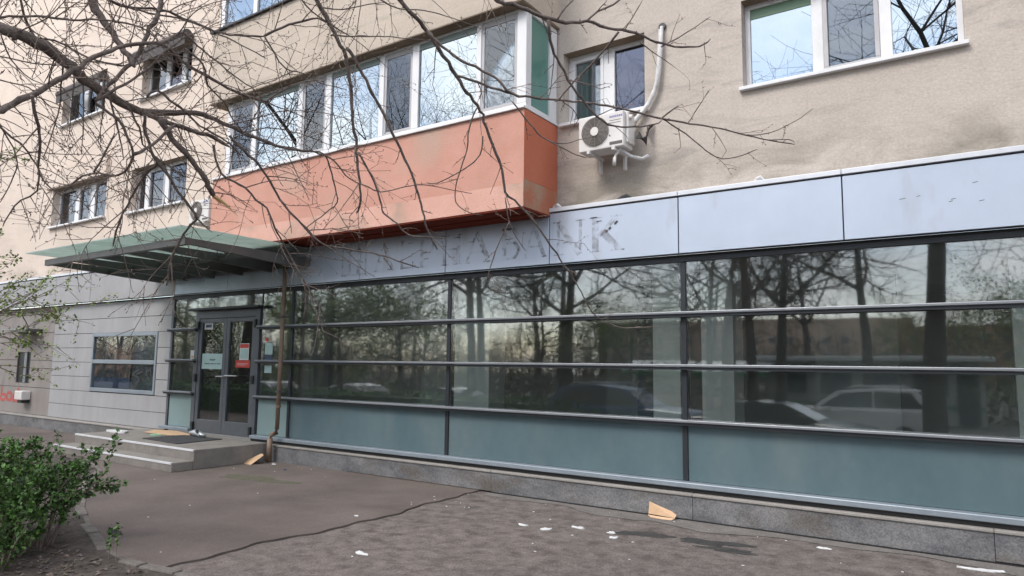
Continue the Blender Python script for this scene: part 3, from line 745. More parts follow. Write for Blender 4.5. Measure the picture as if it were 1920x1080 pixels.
# side light left of the door
for z in RZ: rail(-12.96, -12.02, z, SF)
for z0, z1, kind in rows:
    if kind == 'spandrel':
        obj('spandrel_panel', MB().box(-12.86,-12.14,.0,.02,z0,z1), M['spandrel_sheen'], SF)
    else:
        obj('pane', MB().box(-12.88,-12.12,.002,.014,z0-.028,z1+.028 if z1 < 2.7 else z1), M['glass'], SF)
obj('mullion', MB().box(-12.93,-12.88,-.018,.09,.375,2.754), M['frame'], SF)
obj('sill', MB().box(-12.98,-12.0,-.125,.0,.315,.372), M['sillmetal'], SF, bevel=0.008)
# over-door light
obj('pane', MB().box(-12.11,-10.21,.002,.014,2.50,2.754), M['glass'], SF)

# entrance door
D0, D1, DZ, DT = -12.10, -10.20, .30, 2.42
b = MB()
b.box(D0,D0+.11,-.03,.08,DZ,DT+.08); b.box(D1-.11,D1,-.03,.08,DZ,DT+.08); b.box(D0+.11,D1-.11,-.03,.08,DT-.06,DT+.08)
DOOR = obj('entrance_door', b, M['frame'], BLD, bevel=0.005)
obj('door_hood', MB().box(D0-.06,D1+.10,-.16,-.032,DT+.085,DT+.125), M['raildark'], DOOR, bevel=0.006)
md = -11.14
for a, c, s in ((D0+.115, md-.004, 1), (md+.004, D1-.115, -1)):
    f = MB(); w = .085
    f.box(a,a+w,-.02,.05,DZ+.01,DT-.065); f.box(c-w,c,-.02,.05,DZ+.01,DT-.065)
    f.box(a+w,c-w,-.02,.05,DZ+.01,DZ+.24); f.box(a+w,c-w,-.02,.05,DT-.14,DT-.065)
    lf = obj('door_leaf', f, M['frame'], DOOR, bevel=0.005)
    obj('door_pane', MB().box(a+w,c-w,.008,.02,DZ+.24,DT-.14), M['doorglass'], DOOR)
    hx = D0+.10 if s == 1 else D1-.10
    for hz in (.42, 1.28, 2.24):
        obj('hinge', MB().box(hx-.03,hx+.03,-.06,-.031,hz-.07,hz+.07), M['black'], DOOR, bevel=.005)
hd = MB().tube([(md+.05,-.022,1.32),(md+.05,-.075,1.32),(md-.03,-.08,1.318),(md-.16,-.08,1.315)], .012, 8)
obj('handle', hd, M['chrome'], DOOR, smooth=True)
obj('handle', MB().tube([(md+.10,-.022,1.33),(md+.10,-.085,1.33),(md+.16,-.09,1.335),(md+.46,-.09,1.335)], .014, 8), M['chrome'], DOOR, smooth=True)
obj('push_bar', MB().box(md+.13,D1-.21,.03,.05,1.63,1.655).box(md+.13,md+.16,.03,.05,1.32,1.63).box(md+.05,D1-.21,.03,.05,1.30,1.33), M['black'], DOOR)

# notices on the glass
def notice(name, x0, x1, z0, z1, mat, label, cat, lines=(), y=-.001, extra=()):
    n = empty(name, ((x0+x1)/2, y, z0), label=label, cat=cat)
    cx = (x0+x1)/2
    obj('sheet', MB().box(x0-cx,x1-cx,-.002,.0,0,z1-z0), mat, n)
    b = MB()
    for (a, c, z, h) in lines:
        wv = x1-x0
        b.box(x0-cx+a*wv, x0-cx+c*wv, -.003,-.0021, z*(z1-z0), (z+h)*(z1-z0))
    if lines: obj('print', b, M['ink'], n)
    for (a, c, za, zb_, mt) in extra:
        wv = x1-x0
        obj('printed_block', MB().box(x0-cx+a*wv, x0-cx+c*wv, -.0034,-.0022, za*(z1-z0), zb_*(z1-z0)), mt, n)
    return n
wl = [(.36,.64,.60,.05),(.39,.61,.53,.03)] + [(x, x+.07, .31, .06) for x in (.13,.22,.31,.42,.50,.60,.72,.80)]
notice('notice_sheet', -11.88,-11.23,1.445,1.72, M['notice'], 'large pale teal notice taped on the left door leaf', 'notice', wl, y=.006)
notice('opening_sticker', -11.86,-11.60,2.16,2.28, M['paper'], 'small white and blue sticker high on the left door leaf', 'sticker', y=.006, extra=((.15,.85,.3,.75,M['blue']),))
notice('red_notice', -10.76,-10.50,1.61,1.90, M['paper'], 'white paper with a red header on the right door leaf', 'notice', y=.006, extra=((.03,.97,.72,.96,M['red']),(.1,.9,.1,.66,M['notice'])))
notice('red_sign', -10.86,-10.46,1.48,1.605, M['red'], 'small red sign under the white paper on the right door leaf', 'sign', y=.006, extra=((.12,.88,.5,.56,M['paper']),(.12,.7,.33,.38,M['paper'])))
notice('hours_sticker', -10.05,-9.85,1.71,1.90, M['notice'], 'pale sticker on the glass right of the door, with a dark blue strip below it', 'sticker', extra=((0,1,-.62,-.06,M['blue']),))
notice('small_sticker', -10.04,-9.85,1.40,1.53, M['notice'], 'pale sticker on the glass right of the door, just below the middle rail', 'sticker')
notice('price_sticker', -10.07,-9.95,2.06,2.12, M['paper'], 'tiny white sticker on the glass right of the door, highest of its column', 'sticker', extra=((.2,.8,-2.2,-1.2,M['red']),))
notice('corner_sticker', -12.25,-12.14,1.62,1.78, M['paper'], 'small white and orange sticker in the side light left of the door', 'sticker', extra=((.2,.9,.05,.4,M['card']),))

# ---------------------------------------------------------------- stone cladding left of the door
CW = obj('clad_wall', MB().box(-17.86,-15.97,.012,.06,.27,2.83).box(-13.40,-12.945,.012,.06,.27,2.83).box(-15.97,-13.40,.012,.06,.27,.93).box(-15.97,-13.40,.012,.06,2.14,2.83), M['black'], BLD)
zr = [.275+.3125*k for k in range(9)]; zr[-1] = 2.80
ax0, ax1, az0, az1 = -15.98,-13.39,.915,2.15
for i in range(8):
    spans = [(-17.84,-12.95)] if i in (0,1,6,7) else [(-17.84,ax0-.004),(ax1+.004,-12.95)]
    for a, c in spans:
        obj('stone_panel', MB().box(a,c,-.012,.012,zr[i]+.005,zr[i+1]-.005), M['stone'], CW, bevel=.003)
# display window with a poster behind
f = MB()
f.box(ax0,ax1,-.03,.05,az0,az0+.075); f.box(ax0,ax1,-.03,.05,az1-.075,az1); f.box(ax0,ax0+.06,-.03,.05,az0+.075,az1-.075); f.box(ax1-.06,ax1,-.03,.05,az0+.075,az1-.075)
f.box(ax0+.06,ax1-.06,-.032,.05,1.505,1.585)
DW = obj('display_window', f, M['sillmetal'], BLD, bevel=.005)
for z0, z1 in ((az0+.075,1.505),(1.585,az1-.075)):
    obj('pane', MB().box(ax0+.06,ax1-.06,-.002,.006,z0,z1), M['displayglass'], DW)
obj('backing', MB().box(ax0+.04,ax1-.04,.052,.058,az0+.02,az1-.02), M['frame'], DW)
P = empty('poster', (-15.1,.016,1.02), label='dark advertising poster behind the display window glass', cat='poster')
obj('print', MB().box(-.78,.70,-.002,.006,.20,.97), M['poster'], P)
obj('printed_block', MB().box(-.78,.70,-.002,.006,.0,.197).box(-.70,.6,-.0035,-.0025,.10,.115).box(-.70,.5,-.0035,-.0025,.05,.065), M['blue'], P)
obj('heading', MB().box(-.78,.70,-.002,.006,.973,1.05), M['ink'], P)
def strokes(name, segs, w, y, mat, parent, **kw):
    b = MB()
    for k, (p, q) in enumerate(segs):
        p, q = Vector((p[0],0,p[1])), Vector((q[0],0,q[1])); d = (q-p).normalized(); nn = Vector((-d.z,0,d.x))*w/2
        yy = y - .0004*k
        b.face([(v.x,yy,v.z) for v in (p+nn, p-nn, q-nn, q+nn)][::-1])
    return obj(name, b, mat, parent, **kw)
strokes('graffiti_tag', [((-14.02,1.40),(-14.28,1.30)),((-14.28,1.30),(-13.98,1.22)),((-13.98,1.22),(-14.12,1.04)),((-14.12,1.04),(-14.30,1.10)),((-14.12,1.30),(-13.88,1.36)),((-13.75,1.42),(-13.73,1.28)),((-13.60,1.44),(-13.57,1.26)),((-13.75,1.36),(-13.57,1.40))], .045, -.0035, M['graffiti_black'], None, label='black spray tag on the lower right of the display window', cat='graffiti')

# old cash machine wall at the far left
AW = obj('atm_wall', MB().box(-21.1,-17.87,.04,.09,.27,2.83), M['black'], BLD)
sx0, sx1, sz0, sz1 = -19.78,-19.05,1.0,1.74
def panel(a,c,z0,z1): obj('stone_panel', MB().box(a,c,.012,.038,z0,z1), M['stone_brown'], AW, bevel=.003)
panel(-21.08,-17.88,.28,.90); panel(-21.08,-17.88,2.205,2.825)
panel(-21.08,sx0,.912,1.545); panel(sx1,-17.88,.912,1.545); panel(sx0+.004,sx1-.004,.912,sz0)
panel(-21.08,sx0,1.557,2.195); panel(sx1,-17.88,1.557,2.195); panel(sx0+.004,sx1-.004,sz1,2.195)
obj('slot_liner', MB().box(sx0+.02,sx0+.42,.039,.0395,sz0,sz1).box(sx1-.1,sx1-.01,.02,.039,sz0,sz1), [M['black']], AW)
obj('slot_flap', MB().box(sx0+.42,sx0+.55,.0,.036,sz0+.01,sz1-.01), M['rail'], AW)
lg = empty('wall_shelf', (-19.2,-.03,2.24), label='thin glass and metal shelf fixed above the old cash machine slot', cat='shelf')
obj('glass_plate', MB().box(-.7,.68,-.30,.04,.03,.05), M['greyband'], lg)
obj('metal_edge', MB().box(-.1,.68,-.31,-.02,-.03,.028), M['steel'], lg)
ab = empty('alarm_box', (-19.05,-.05,.55), label='small white box with a black underside on the brown wall', cat='box')
obj('housing', MB().box(-.2,.2,-.14,.06,.06,.27), M['acwhite'], ab, bevel=.02)
obj('underside', MB().box(-.06,.16,-.12,.05,-.01,.058), M['black'], ab, bevel=.01)
sp = []
for x, ltr in ((-20.95,'A'),(-20.55,'b'),(-20.2,'o'),(-19.85,'d')):
    g = {'A': [((0,0),(.14,.30)),((.14,.30),(.26,0)),((.05,.12),(.22,.12))], 'b': [((0,0),(.02,.32)),((.02,.14),(.22,.12)),((.22,.12),(.18,.0)),((.18,0),(0,0))],
         'o': [((0,.02),(.02,.18)),((.02,.18),(.2,.18)),((.2,.18),(.2,.0)),((.2,0),(0,.02))], 'd': [((.22,0),(.22,.32)),((.22,.16),(.02,.14)),((.02,.14),(.02,0)),((.02,0),(.22,.02))]}[ltr]
    sp += [((x+p[0]*1.3,.56+p[1]),(x+q[0]*1.3,.56+q[1])) for p, q in g]
strokes('graffiti_scrawl', sp, .07, .0105, M['graffiti'], None, label='red sprayed scrawl low on the brown wall at the far left', cat='graffiti')
obj('dark_doorway', MB().box(-24,-21.12,.05,.10,.27,2.83), M['black'], BLD)

# ---------------------------------------------------------------- plinth
PL = obj('plinth', MB().box(-26,9,-.12,.0,-.04,.235), M['black'], BLD)
obj('ground_gap', MB().box(-5.2,9,-.168,-.1505,-.0052,.006), M['black'], PL)
px_ = -26.0; k = 0
while px_ < 9:
    w = 2.6
    obj('granite_slab', MB().box(px_+.002,px_+w-.002,-.15,-.121,-.002 + (.012 if k % 3 == 1 else 0),.238), M['granite'], PL, bevel=.003)
    obj('cap_slab', MB().box(px_+.0015,px_+w-.0015,-.165,.01,.240,.268), M['granite_cap'], PL, bevel=.006)
    px_ += w; k += 1

# ---------------------------------------------------------------- shop interior seen through the glass
IN = obj('shop_interior', MB().face([(-13,.15,.30),(9,.15,.30),(9,6,.30),(-13,6,.30)]), M['interior_floor'], BLD)
obj('ceiling', MB().face([(-13,.10,2.84),(-13,6,2.84),(9,6,2.84),(9,.10,2.84)]), M['interior'], IN)
obj('back_wall', MB().face([(-13,6,.3),(9,6,.3),(9,6,2.84),(-13,6,2.84)]), M['interior'], IN)
obj('side_wall', MB().face([(-13,.1,.3),(-13,6,.3),(-13,6,2.84),(-13,.1,2.84)]).face([(9,.1,.3),(9,.1,2.84),(9,6,2.84),(9,6,.3)]), M['interior'], IN)
obj('inner_upstand', MB().box(-10.1,9,.03,.10,.30,.95), M['frame'], IN)
for x0,x1,y0,y1,mt in ((-3.42,-3.07,.8,1.15,'column'),(-2.80,-2.42,.8,1.2,'column'),(-3.66,-3.44,.86,1.1,'column_dark'),(-6.60,-5.95,.8,1.2,'column'),(-10.12,-9.72,.8,1.1,'column'),(-8.5,-7.5,2.2,2.4,'interior'),(-11.0,-10.6,.8,1.1,'column'),
                       (-5.25,-3.9,3.2,3.3,'interior'),(-12.7,-12.3,.7,.9,'column'),(-1.9,-0.9,2.8,2.95,'interior'),(.25,.7,.8,1.1,'column')):
    obj('inner_column', MB().box(x0,x1,y0,y1,.302,2.838), M[mt], IN)

# ================================================================== things on and by the front
CAN = empty('glass_canopy', (-11,-1.2,3.2), label='green glass entrance canopy on a dark steel grid above the door', cat='canopy')
def part(name, mb, mat, parent=CAN, **kw):
    off = Vector(parent.location); mb.v = [(x-off.x,y-off.y,z-off.z) for x,y,z in mb.v]
    return obj(name, mb, mat, parent, **kw)
cx0, cx1, cy0, cy1 = -13.05,-8.85,-2.24,-.125
part('front_beam', MB().box(cx0,cx1,cy0,cy0+.07,3.15,3.25), M['steel'], bevel=.004)
part('back_beam', MB().box(cx0,cx1,cy1-.07,cy1,3.12,3.26), M['steel'], bevel=.004)
part('cross_beam', MB().box(cx0+.07,cx1-.07,-1.22,-1.16,3.13,3.20), M['steel'])
for i in range(6):
    x = cx0+.035 + (cx1-cx0-.07)*i/5
    # tapered rafters: shallow at the front, deep at the wall
    part('rafter', MB().prism([(x-.035,cy0+.07,3.165),(x-.035,cy1-.07,3.06),(x-.035,cy1-.07,3.245),(x-.035,cy0+.07,3.245)], (.07,0,0)), M['steel'])
gx = [-13.5,-12.3,-11.13,-9.95,-8.76]
for a, c in zip(gx, gx[1:]):
    part('glass_sheet', MB().box(a+.006,c-.006,-2.36,-.18,3.372,3.388), M['canopyglass'])
for x in gx[1:-1]:
    for y in (-2.0,-1.0,-.35):
        for dx in (-.09,.09):
            part('glass_fitting', MB().tube([(x+dx,y,3.24),(x+dx,y,3.37)], .016, 8), M['chrome'])
    part('fitting_strap', MB().box(x-.12,x+.12,-2.03,-1.97,3.236,3.246), M['chrome'])

ST = empty('entrance_steps', (-11.5,-.9,0), label='grey terrazzo entrance platform with a lower step and white nosings', cat='steps')
part('platform', MB().box(-13.3,-9.64,-1.43,-.166,0,.288), M['concrete'], ST, bevel=.012)
part('lower_step', MB().box(-13.3,-9.642,-1.76,-1.432,0,.135), M['concrete'], ST, bevel=.012)
part('nosing', MB().box(-13.29,-9.66,-1.437,-1.40,.266,.291), M['nosing'], ST)
part('nosing', MB().box(-13.29,-9.66,-1.767,-1.73,.113,.138), M['nosing'], ST)

MT = obj('door_mat', MB().prism([(-11.66,-1.12,.289),(-10.50,-1.20,.289),(-10.58,-.36,.289),(-11.70,-.42,.289)], (0,0,.012)), M['mat'], label='dark rubber mat lying before the bank door', cat='door mat')
obj('cardboard_sheet', MB().prism([(-12.55,-.62,.30),(-11.62,-.58,.292),(-11.50,-.30,.292),(-12.2,-.2,.31),(-12.6,-.35,.32)], (0,0,.008)), M['card'], label='flat cardboard sheet lying on the platform left of the door', cat='cardboard')
obj('plastic_bag', MB().prism(blob(-13.0,-.85,.28,.10,.1,.290,12), (0,0,.03)), M['paper'], label='white plastic bag lying flat on the left end of the platform', cat='bag')
obj('green_wrapper', MB().prism(blob(-11.98,-.72,.10,.05,.2,.292,22), (0,0,.02)), plain('mint_green', (.25,.48,.32), .6), label='mint green wrapper beside the cardboard sheet by the door', cat='wrapper')
sh = empty('crumpled_shoe', (-11.22,-.42,.301), label='grey and black crumpled shoe left on the door mat', cat='shoe')
b = MB(); b.tube([(-.20,0,.05),(-.08,.01,.06),(.05,0,.05),(.16,-.03,.04),(.26,-.02,.035)], [.03,.055,.05,.045,.02], 8); obj('upper', b, M['carsilver'], sh, smooth=True)
obj('sole', MB().prism(blob(.03,0,.24,.06,-.1,.0,4,rag=.08), (0,0,.022)), M['tyre'], sh)
obj('tongue', MB().tube([(.0,0,.09),(.05,-.04,.10),(.20,-.06,.03)], [.02,.025,.01], 6), M['tyre'], sh, smooth=True)

DP = empty('drain_pipe', (-9.4,-.2,0), label='thin brown drain pipe running down from the fascia to the pavement', cat='pipe')
part('pipe', MB().tube([(-9.365,-.20,3.12),(-9.368,-.20,1.8),(-9.375,-.20,.52)], .034, 12), M['copper'], DP, smooth=True)
part('pipe_collar', MB().tube([(-9.372,-.20,.86),(-9.372,-.20,.90)], .044, 12), M['copper'], DP)
part('elbow', MB().tube([(-9.375,-.20,.53),(-9.38,-.205,.47),(-9.46,-.24,.43),(-9.475,-.245,.36)], .040, 12), M['copper'], DP, smooth=True)
part('lower_pipe', MB().tube([(-9.475,-.245,.38),(-9.485,-.245,.012)], .043, 12), M['copper'], DP, smooth=True)
for z in (2.3,1.1):
    part('clamp', MB().box(-9.41,-9.33,-.245,-.12,z,z+.03), M['steel'], DP)

cb_ = empty('crushed_cardboard', (-9.56,-.48,.004), label='crushed brown cardboard at the foot of the drain pipe', cat='cardboard')
obj('fold', MB().prism([(-.16,-.10,.0),(.12,-.12,.0),(.16,.06,.12),(.04,.10,.13)], (.0,.02,.012)), M['card'], cb_)
obj('fold', MB().prism([(-.30,-.06,.0),(-.12,-.13,.0),(-.06,.0,.055),(-.22,.05,.05)], (0,.0,.01)), M['card'], cb_)
obj('underside', MB().prism([(-.10,-.09,.004),(.10,-.09,.004),(.12,.05,.06),(-.05,.02,.05)], (0,.0,.006)), M['twig'], cb_)

c2 = empty('cardboard_scrap', (-2.91,-.225,-.006), label='folded tan cardboard scrap leaning on the granite plinth', cat='cardboard')
obj('flap', MB().prism([(-.20,.02,.035),(.19,-.03,.03),(.20,.0,.07),(.12,.035,.105),(-.05,.055,.15),(-.20,.062,.20)], (0,.006,.003)), M['card'], c2)
obj('flap', MB().prism([(-.20,.0,.02),(-.14,-.05,.0),(.05,-.075,.0),(.15,-.06,.0),(.19,-.035,.024),(0,-.035,.022)], (0,0,.005)), M['card'], c2)

c2.scale = (.8,.8,.72)
def scrap(x, y, s, seed, name, label, group=None, cat='paper', mat=None, rx=1.7, rot=None):
    rr = random.Random(seed)
    z = .0055 if x < -5.3 else -.0085
    s *= .72; pts = blob(0, 0, s*rx, s, rr.uniform(-.4,.9) if rot is None else rot, 0, seed, n=12, rag=.25)
    b = MB(); n = len(pts)
    top = [(p[0], p[1], .002 + rr.uniform(0,.012)) for p in pts]
    b.v = [(p[0],p[1],0) for p in pts] + top + [(0,0,.010)]
    for i in range(n):
        j = (i+1) % n
        b.f.append((i,j,n+j,n+i)); b.m.append(0); b.f.append((n+i,n+j,2*n)); b.m.append(0)
    o = obj(name, b, mat or M['paper'], label=label, cat=cat, group=group); o.location = (x,y,z)
    return o
G = 'white scraps littering the worn asphalt'
scrap(-3.91,-1.39,.042,1,'paper_scrap','small white scrap on the asphalt, left end of the row of three', G)
scrap(-3.63,-1.40,.050,2,'paper_scrap','small white scrap on the asphalt, middle of the row of three', G)
scrap(-3.41,-1.15,.050,3,'paper_scrap','small white scrap on the asphalt, right end of the row of three', G)
scrap(-4.42,-3.09,.050,4,'paper_scrap','white scrap lying alone nearest the bottom edge of the pavement', G)
scrap(-3.05,-1.15,.032,5,'paper_scrap','upper of two small scraps touching the left damp patch', G)
scrap(-2.95,-1.30,.040,6,'paper_scrap','lower of two small scraps touching the left damp patch', G)
scrap(-1.27,-.51,.035,7,'cigarette_packet','flattened white packet near the plinth right of the damp patches', G, rx=2.3, rot=.1)
scrap(-.10,-.46,.05,8,'paper_strip','long torn white strip on the asphalt at the right corner by the plinth', G, rx=4.0, rot=.15)
scrap(-9.2,-.36,.022,9,'paper_scrap','small white paper scrap by the foot of the brown drain pipe', None, rx=2.4)
scrap(-8.6,-.62,.02,10,'blue_wrapper','tiny blue wrapper on the dark asphalt before the plinth', None, 'wrapper', M['carblue'])
scrap(-5.48,-2.15,.02,13,'paper_scrap','tiny white scrap caught along the pavement crack', None)

# air conditioners
def ac_unit(loc, w, label, conduit):
    a = empty('air_conditioner', loc, label=label, cat='air conditioner', group='outdoor air conditioner units on the facade')
    h, d = .42, .26
    b = MB()
    b.box(0,w,0,d,0,h)
    obj('casing', b, M['acwhite'], a, bevel=.012)
    fx = w*.38; r = .172
    ring = MB(); n = 32
    pts = [(fx + r*math.cos(2*math.pi*i/n), -.012, h/2+.01 + r*math.sin(2*math.pi*i/n)) for i in range(n+1)]
    g = MB().prism([(p[0],-.001,p[2]) for p in pts[:-1]], (0,-.006,0)); obj('fan_opening', g, M['acdark'], a)
    b = MB()
    for k in range(1, 11):
        rr = r*k/10
        b.tube([(fx + rr*math.cos(2*math.pi*i/n), -.016, h/2+.01 + rr*math.sin(2*math.pi*i/n)) for i in range(n+1)], .0035, 4, cap=False)
    for i in range(12):
        t = 2*math.pi*i/12
        b.tube([(fx+.04*math.cos(t),-.014,h/2+.01+.04*math.sin(t)),(fx+r*math.cos(t),-.014,h/2+.01+r*math.sin(t))], .003, 4, cap=False)
    obj('fan_grille', b, M['acgrille'], a)
    obj('fan_hub', MB().tube([(fx,-.010,h/2+.01),(fx,-.026,h/2+.01)], .052, 20), M['acwhite'], a)
    for zz in (.315,.285):
        obj('groove', MB().box(w*.70,w-.03,-.002,.001,zz,zz+.006), M['acdark'], a)
    obj('vent', MB().box(w*.70,w-.015,-.003,.002,.03,.065), M['acdark'], a)
    b = MB()
    for q in range(7): b.box(w*.70+q*.024, w*.70+q*.024+.017, -.002, .001, .352, .374)
    obj('wordmark', b, M['acblue'], a)
    obj('service_cover', MB().box(w,w+.035,.06,.24,.05,.40), M['acwhite'], a, bevel=.01)
    obj('side_knob', MB().tube([(w+.02,.10,.36),(w+.07,.10,.35)], .028, 10), M['acwhite'], a)
    for x in (.12, w-.14):
        obj('bracket', MB().box(x,x+.035,-.02,d+.10,-.035,-.002).box(x+.005,x+.030,d+.02,d+.08,-.20,-.036), M['insul'], a)
    return a
A1 = ac_unit((-3.86,-.34,4.10), .58, 'white air conditioner unit hung below the small window right of the balcony', True)
obj('hose', MB().tube([(.50,.1,.0),(.46,.08,-.05),(.44,.06,-.12),(.44,.05,-.20)], .022, 8), M['insul'], A1, smooth=True)
obj('hose', MB().tube([(.50,.1,-.02),(.58,.2,-.08),(.68,.3,-.10),(.74,.34,-.06)], .022, 8), M['insul'], A1, smooth=True)
b = MB()
for q in range(6):
    b.tube([(.68,.12+.02*q,.10+.02*q),(.74,.18+.02*q,.10-.01*q),(.76,.28,.16+.02*q),(.70+.02*q,.38,.24+.015*q)], .008, 6)
obj('cable_bundle', b, M['cable'], A1, smooth=True)
A2 = ac_unit((-12.05,-.33,4.10), .62, 'white air conditioner unit on the pale wall left of the salmon balcony', False)
A2.children[0].name = 'casing'
obj('cable_bundle', MB().tube([(.62,.1,.1),(.70,.15,.0),(.66,.3,-.06),(.5,.36,-.1)], .02, 6), M['cable'], A2, smooth=True)
CO = empty('conduit', (-3.0,.0,4.3), label='white wrapped pipe curving down the beige wall to the air conditioner', cat='pipe')
part('wrapped_pipe', MB().tube([(-2.945,.03,5.57),(-2.95,.0,5.53),(-2.96,-.01,5.3),(-2.975,-.01,5.10),(-2.995,-.01,4.92),(-3.04,-.01,4.78),(-3.11,-.01,4.66),(-3.20,-.015,4.56),(-3.28,-.02,4.48),(-3.33,-.02,4.41),(-3.36,-.02,4.36)], .030, 10), M['insul'], CO, smooth=True)
part('wall_seal', MB().tube([(-2.945,.048,5.585),(-2.945,.02,5.59)], .045, 10), M['ink'], CO)
obj('rust_post', MB().box(.30,.42,-.12,.05,5.15,6.6), noisy('rusty_steel', (.05,.025,.018), (.09,.05,.035), 8, .8), label='dark rusty post on the wall at the upper right edge', cat='post')
# small things lying on the fascia ledge
for i, (x, s, mt, lab) in enumerate(((-4.30,.06,'paper','crumpled white scrap on the fascia ledge at the balcony corner'),(-3.38,.09,'ink','dark clod on the fascia ledge below the air conditioner'),(-1.85,.05,'paper','white scrap on the fascia ledge below the right window'))):
    b = MB().tube([(-s,-.0,.012),(-s*.4,.01,.03),(s*.3,-.01,.035),(s,.0,.01)], [.008,.022,.026,.006], 6)
    o = obj('ledge_debris', b, M[mt], label=lab, cat='debris'); o.location = (x,-.09,3.533)
